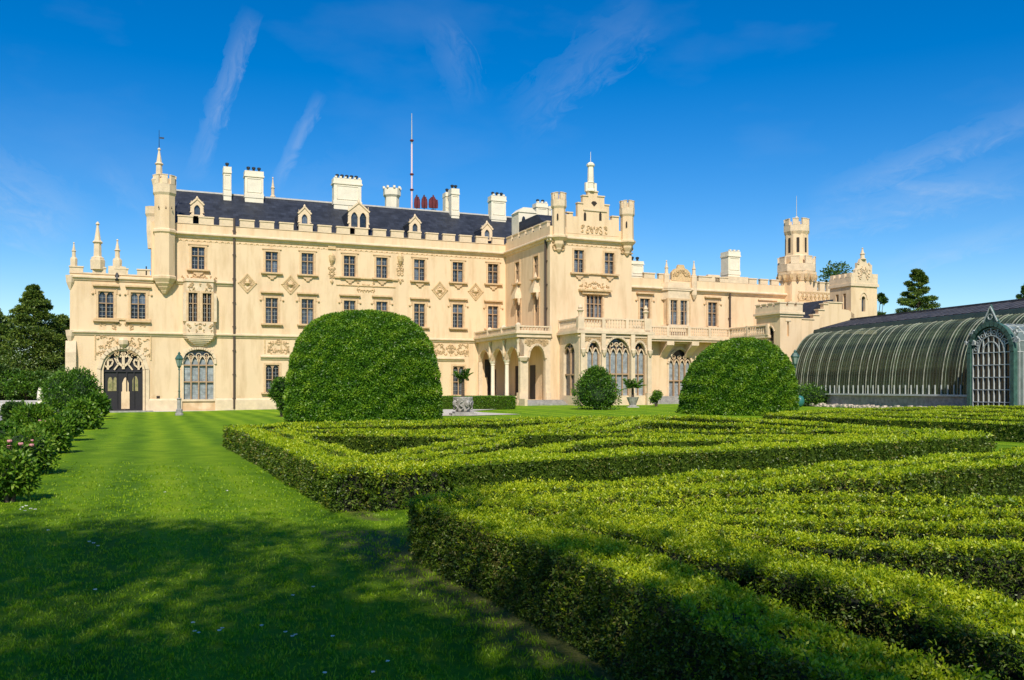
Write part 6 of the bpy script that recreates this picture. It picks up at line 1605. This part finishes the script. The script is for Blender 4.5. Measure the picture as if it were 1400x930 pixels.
def puffpine(label, X, Y, H, R, n, LL, m, low=.1, prof=.7, seed=1, puffs=90, kind='conifer_tree', group=None):
    """a tall pine whose limbs carry flat separate pads of needles"""
    g = gz(X, Y); t = thing(kind, label, 'tree', (X, Y, g), 0, group); rr_ = random.Random(seed); nb = NB(); wood = NB()
    wood.tube((0, 0, -.2), (0, 0, H*.55), .018*H, .012*H, 0, 8); wood.tube((0, 0, H*.55), (0, 0, H*.98), .012*H, .03, 0, 6)
    for k in range(puffs):
        f = low+(1-low)*((k+.5)/puffs)**.85; env = R*(1-f)**prof+.25; a = k*2.399; d = env*math.sqrt(rr_.uniform(.12, 1.0))*rr_.uniform(.85, 1.05)
        pr = max(.4, env*rr_.uniform(.26, .42)); c = (d*math.cos(a), d*math.sin(a), H*f+rr_.uniform(-.3, .3)-.06*d)
        blob(nb, c, (pr, pr, pr*.34), n//puffs, LL, mi=0, jit=.35, lw=.38, rb=rr_.uniform(-.12, .12))
        wood.tube((0, 0, c[2]-.25*d), c, .05+.012*pr, .02, 0, 4)
    put('crown', nb.mesh('crown', [m]), t); put('trunk', wood.mesh('trunk', [bark]), t); return t
def broadleaf(label, X, Y, H, R, n, LL, m=bush_leaf, zc=.62, rzf=.36, seed=1, clumps=30, kind='broadleaf_tree', tr=.03, group=None, jit=.35, lw=.55, Ryf=1.0):
    g = gz(X, Y); t = thing(kind, label, 'tree', (X, Y, g), 0, group); rr_ = random.Random(seed); nb = NB(); wood = NB()
    wood.tube((0, 0, -.2), (0, 0, H*.45), tr*H, tr*H*.6, 0, 8)
    for k in range(clumps):
        a = k*2.399; u = rr_.uniform(-.95, .95); s_ = math.sqrt(1-u*u)*rr_.uniform(.55, 1.0)
        c = np.array([R*s_*math.cos(a), R*Ryf*s_*math.sin(a), H*zc+H*rzf*u]); cr = R*rr_.uniform(.22, .40)
        blob(nb, c, (cr, cr, cr*.7), n//clumps, LL, mi=0, jit=jit, lw=lw)
        wood.tube((0, 0, H*rr_.uniform(.3, .5)), c, tr*H*.28, .03, 0, 5)
    put('crown', nb.mesh('crown', [m]), t); put('trunk', wood.mesh('trunk', [bark]), t); return t
needle_m = leafmat('pine_foliage', [(.018, .050, .008), (.060, .115, .014), (.12, .18, .02), (.19, .24, .035)], .15, .05, .15, .3)
puffpine('tall dark conifer left of the castle, highest in its group', at(46, 100), 100, top(392, 100), 6.4, 46000, .30, needle_m, seed=1, prof=.85, low=.04, puffs=130)
puffpine('dark conifer cut by the left edge of the picture', at(-12, 104), 104, top(420, 104), 5.0, 22000, .32, needle_m, seed=2, prof=.55, low=.05, puffs=80)
puffpine('dark conifer half hidden by the castle corner', at(86, 107), 107, top(432, 107), 4.2, 20000, .32, needle_m, seed=3, prof=.6, low=.05, puffs=70)
broadleaf('bright green rounded tree below the dark conifers at the left', at(36, 92), 92, top(506, 92), 2.6, 9000, .24, seed=4, clumps=16, m=bush_leaf, zc=.6)
broadleaf('dark green bushy tree at the left edge above the pale wall', at(4, 93), 93, top(498, 93), 2.4, 9000, .24, seed=5, clumps=16, m=dark_leaf, zc=.6)
broadleaf('dark green bushy tree behind the big border bush', at(75, 94), 94, top(500, 94), 3.0, 9000, .24, seed=6, clumps=16, m=dark_leaf, zc=.6)
for i, (px, tp_) in enumerate(((-30, 505), (20, 512), (60, 512))):
    pass
broadleaf('dark treetop seen between the two castle towers', at(1132, 135), 135, top(366, 135), 5.4, 12000, .38, seed=7, clumps=22, m=dark_leaf)
broadleaf('treetop showing just right of the square castle tower', at(1196, 138), 138, top(394, 138), 2.2, 4000, .38, seed=8, clumps=14, m=dark_leaf)
puffpine('broad pine with layered branches above the glasshouse roof', at(1255, 112), 112, top(372, 112, .5), 6.0, 32000, .26, needle_m, seed=9, prof=.75, low=.35, puffs=60, kind='pine_tree')
conifer('small dark treetop at the right edge above the glasshouse roof', at(1404, 118), 118, top(388, 118, .5), 2.6, 8000, .34, seed=10, prof=.5, low=.5, layers=9)
# trees behind the viewer: they throw the shade across the lawn
shade_leaf = bush_leaf
broadleaf('tall leafy tree behind the viewer that shades the left of the lawn', -8.6, -9.0, 20.3, 6.4, 23000, .26, seed=31, clumps=56, kind='shade_tree', tr=.018, zc=.66, rzf=.30, jit=.5)
broadleaf('second leafy tree behind the viewer shading the middle of the lawn', -3.1, -9.2, 20.6, 5.6, 21000, .26, seed=32, clumps=50, kind='shade_tree', tr=.018, zc=.66, rzf=.30, jit=.5)
broadleaf('lower leafy tree behind the viewer whose shade falls on the nearest hedge', -1.1, -7.2, 13.2, 4.5, 22000, .24, seed=33, clumps=32, kind='shade_tree', tr=.018, zc=.64, rzf=.30, jit=.5)

# ------------------------------------------------------------------ garden furniture
def lamp_post(label, px, py, ytop):
    X, Y = unp(px, py); g = gz(X, Y); H = CAMZ-g+(HOR-ytop)/F*Y
    t = thing('lamp_post', label, 'street lamp', (X, Y, g), .3, 'green iron lamp posts')
    q = MB(); q.lathe([(.32, -.1), (.32, .15), (.26, .2), (.26, .45), (.17, .55), (.15, 1.25), (.22, 1.32), (.14, 1.4)], 10); obj('base', q, greystone, t)
    q = MB(); q.lathe([(.07, 1.4), (.065, 1.9), (.11, 1.95), (.06, 2.0), (.045, H-1.5), (.1, H-1.45), (.06, H-1.35), (.17, H-1.15)], 8); obj('post', q, greeniron, t)
    q = MB(); q.lathe([(.15, H-1.15), (.30, H-.62)], 6); obj('lantern_glass', q, mat('lantern_pane', (.25, .32, .26), .15) if 'lantern_pane' not in MATS else MATS['lantern_pane'], t)
    q = MB(); q.lathe([(.34, H-.62), (.36, H-.56), (.2, H-.3), (.1, H-.22), (.13, H-.15), (.03, H)], 6)
    for k in range(6): a = PI/6+k*PI/3; q.tube((.15*math.cos(a), .15*math.sin(a), H-1.15), (.31*math.cos(a), .31*math.sin(a), H-.6), .022, .022, 4)
    obj('lantern_frame', q, greeniron, t)
lamp_post('green iron lamp post on the lawn before the tall castle window', 245, 568, 481)
lamp_post('green iron lamp post between the right dome and the glasshouse', 1087, 560, 478)
# carved stone urn with palm
X, Y = unp(633, 568); g = gz(X, Y)
urn = thing('stone_urn', 'large carved grey stone urn on a plinth in the gravel', 'urn', (X, Y, g), .2)
s_ = Y/F
q = MB(); q.box(-17*s_, 17*s_, -17*s_, 17*s_, -.1, 3.0*s_); q.box(-13*s_, 13*s_, -13*s_, 13*s_, 3.0*s_, 5*s_); obj('plinth', q, greystone, urn)
urnm = mat('carved_urn_stone', (.50, .46, .41), .9, col2=(.20, .18, .16), vscale=5, bump=.7, bscale=9)
q = MB(); q.lathe([(9*s_, 5*s_), (10.5*s_, 7*s_), (9.5*s_, 9*s_), (11*s_, 13*s_), (12.5*s_, 18*s_), (13*s_, 22*s_), (13.6*s_, 24*s_), (13.6*s_, 25.2*s_), (12*s_, 25.2*s_)], 20); obj('bowl', q, urnm, urn, smooth=True)
q = MB()
for k in range(10):
    a = k*PI/5
    q.path([(12.8*s_*math.cos(a+.25*math.sin(j*1.3)), 12.8*s_*math.sin(a+.25*math.sin(j*1.3)), (8+2.1*j)*s_) for j in range(8)], .05, 5)
for k in range(4): a = k*PI/2+.4; q.lathe([(.05, 12*s_), (.16, 15*s_), (.18, 18*s_), (.08, 21*s_)], 8, 12.8*s_*math.cos(a), 12.8*s_*math.sin(a))
obj('relief', q, urnm, urn)
def palm(label, X, Y, z0, trunk, L, nf, seed, r=.12):
    t = thing('palm_tree', label, 'palm', (X, Y, z0)); rr_ = random.Random(seed)
    q = MB(); k = 0
    pr = []
    for j in range(10): pr += [(r*(1.05-.02*j), trunk*j/10), (r*(.9-.02*j), trunk*(j+.8)/10)]
    q.lathe(pr+[(r*.8, trunk)], 8); obj('trunk', q, bark, t)
    for k in range(nf):
        a = k*2.4; up_ = rr_.uniform(.15, 1.0); nb = NB(); m_ = 26
        u = np.linspace(.1, 1, m_); x = L*u*math.cos(up_*1.1); z = trunk+L*u*math.sin(up_*1.1)-.45*L*u*u*(1.2-up_)
        for sgn in (-1, 1):
            P = np.column_stack([x*math.cos(a), x*math.sin(a), z])
            D = np.column_stack([math.cos(a)*.6-sgn*math.sin(a)*.9*np.ones(m_), math.sin(a)*.6+sgn*math.cos(a)*.9*np.ones(m_), np.full(m_, -.15)])
            nb.leaves(P, D, L*.42*(1.05-u*.7), .06, 0, RNG.uniform(.3, 1, m_))
        for j in range(m_-1): nb.tube((x[j]*math.cos(a), x[j]*math.sin(a), z[j]), (x[j+1]*math.cos(a), x[j+1]*math.sin(a), z[j+1]), .015, .015, 0, 3)
        put('frond', nb.mesh('frond', [bush_leaf]), t)
    return t
palm('palm with a slim dark trunk growing out of the stone urn', X, Y, g+23*s_, 1.4, .95, 13, 5, .13)
X, Y = unp(865, 557); g = gz(X, Y)
pot = thing('stone_pot', 'grey stone pot before the castle bay beside the round bush', 'pot', (X, Y, g))
q = MB(); q.lathe([(.35, 0), (.4, .1), (.28, .2), (.42, .55), (.52, .8), (.55, .9), (.4, .9)], 12); obj('bowl', q, greystone, pot); q = MB(); q.box(-.5, .5, -.5, .5, -.1, .06); obj('plinth', q, palewall, pot)
palm('short palm with arching fronds in the grey pot beside the round bush', X, Y, g+.8, .9, 1.35, 16, 6, .14)
# steps before the tall window of the wing
Xc = SS(914, tw+5); Xd = SS(934, tw+5)
st_ = thing('stone_steps', 'short flight of grey stone steps beside the right dome leading to the castle door', 'steps', (AX, AY, 0), CROT)
for k in range(4):
    q = MB(); gg_ = gz(12, 88); q.box(SS(905, tw+4)-1+k*.3, SS(960, tw+4), -tw-3.6+k*.5, -tw-.05, gg_-.2 if k == 0 else gg_+k*.2+.001, gg_+.2+k*.2); obj('step', q, greystone, st_)
# round green bin / ball by the spreading bush
X, Y = unp(1093, 557); q = MB(); q.lathe([(.02, 0), (.3, .1), (.42, .4), (.42, .7), (.3, .95), (.02, 1.05)], 12)
o = obj('green_float', q, mat('teal_enamel', (.03, .16, .14), .4), None, (X, Y, gz(X, Y)), smooth=True); tag(o, 'round teal green garden vessel beside the right dome bush', 'garden vessel')
for px, lab in ((1268, 'left one of two small potted balls before the glasshouse'), (1284, 'right one of two small potted balls before the glasshouse')):
    X, Y = unp(px, 556.5); g = gz(X, Y); t = thing('potted_ball', lab, 'plant', (X, Y, g), 0, 'small potted balls'); nb = NB(); blob(nb, (0, 0, .75), (.3, .3, .35), 500, .12, core=.8); put('foliage', nb.mesh('foliage', [domecore_m, fresh_leaf]), t)
    q = MB(); q.lathe([(.18, 0), (.25, .4), (.2, .4)], 8); obj('pot', q, void, t)
# pale retaining wall at far left with stone courses
X0, Y0 = at(-120, 80), 80; X1, Y1 = at(64, 80), 80
lw_ = thing('garden_wall', 'low pale stone garden wall at the left before the dark conifers', 'wall', (X0, Y0, -.1)); L = X1-X0
q = MB(); q.box(0, L, .03, .5, -.2, 1.0); obj('wall_core', q, palewall, lw_)
bq = MB(); bq.box(0.01, .94, -.03, .1, .01, .31); bme = bq.mesh('stone', palewall)
for r_ in range(3):
    x = -.47*(r_ % 2)
    while x < L-.9:
        put('stone', bme, lw_, (x, 0, r_*.33)); x += .96
q = MB(); q.box(-.1, L+.1, -.08, .55, 1.0, 1.12); obj('coping', q, palewall, lw_)
X, Y = at(55, 79), 79; q = MB(); q.lathe([(.25, 0), (.3, .9), (.2, 1.1), (.28, 1.3), (.22, 2.0), (.1, 2.3)], 8); o = obj('stone_statue', q, palestone, None, (X, Y, -.1)); tag(o, 'small cream stone figure at the right end of the low garden wall', 'statue')
# dry tufts, daisies, grass
def grass():
    n = 42000
    Y = 3.2+(RNG.random(n)**1.6)*24; Y = Y[RNG.random(n) < np.clip((27-Y)/18, 0, 1)]; n = len(Y); half = Y*.62; X = (RNG.random(n)*2-1)*half
    # only on the lawn side of the hedges
    edge = K2[0]+(K2[1]-Y)*.42; edge2 = np.where(Y > 13.2, -3.1-(Y-16.3)*.43, edge)
    keep = X < np.where(Y > 15.5, edge2, np.where(Y > 12, 10, edge)) ; X, Y = X[keep], Y[keep]
    blades = 5; n = len(X)
    P = np.repeat(np.column_stack([X, Y, np.zeros(n)]), blades, 0)+RNG.normal(size=(n*blades, 3))*np.array([.03, .03, 0])
    D = RNG.normal(size=P.shape)*.45+np.array([0, 0, 1.0]); d_ = np.repeat(Y, blades)
    L = RNG.uniform(.02, .045, len(P))*(1+d_*.03)
    nb = NB(); nb.leaves(P, D, L, .0035+.0009*d_, 0, np.clip(RNG.random(len(P)), 0, 1))
    gm = leafmat('grass_blades', [(.12, .24, .004), (.24, .41, .006), (.34, .52, .010), (.45, .58, .03)], .5, .04, .3, .8)
    o = put('grass_blades', nb.mesh('grass_blades', [gm]), kind='stuff'); tag(o, 'short mown grass blades of the near lawn', 'grass')
grass()
nb = NB(); pts = []
for (px, py) in [(122, 745), (128, 747), (134, 751), (66, 729), (130, 812), (264, 858), (266, 870), (272, 872), (300, 869), (304, 866), (390, 871), (400, 877), (404, 875), (358, 862), (455, 877), (400, 820), (428, 808), (30, 697), (36, 695), (42, 699), (48, 700), (510, 927), (530, 912), (444, 928), (310, 674), (225, 676), (28, 700), (34, 702)]:
    x, y = unp(px, py); pts.append((x, y, .045))
pts = np.array(pts)
for p in pts:
    a = np.arange(8)*PI/4; nb.leaves(np.tile(p, (8, 1)), np.column_stack([np.cos(a), np.sin(a), np.full(8, .25)]), .012+.0012*p[1], .008+.0008*p[1], 0, .5)
o = put('daisies', nb.mesh('daisies', [whitef]), kind='stuff'); tag(o, 'scattered tiny white daisies in the near lawn', 'flowers')
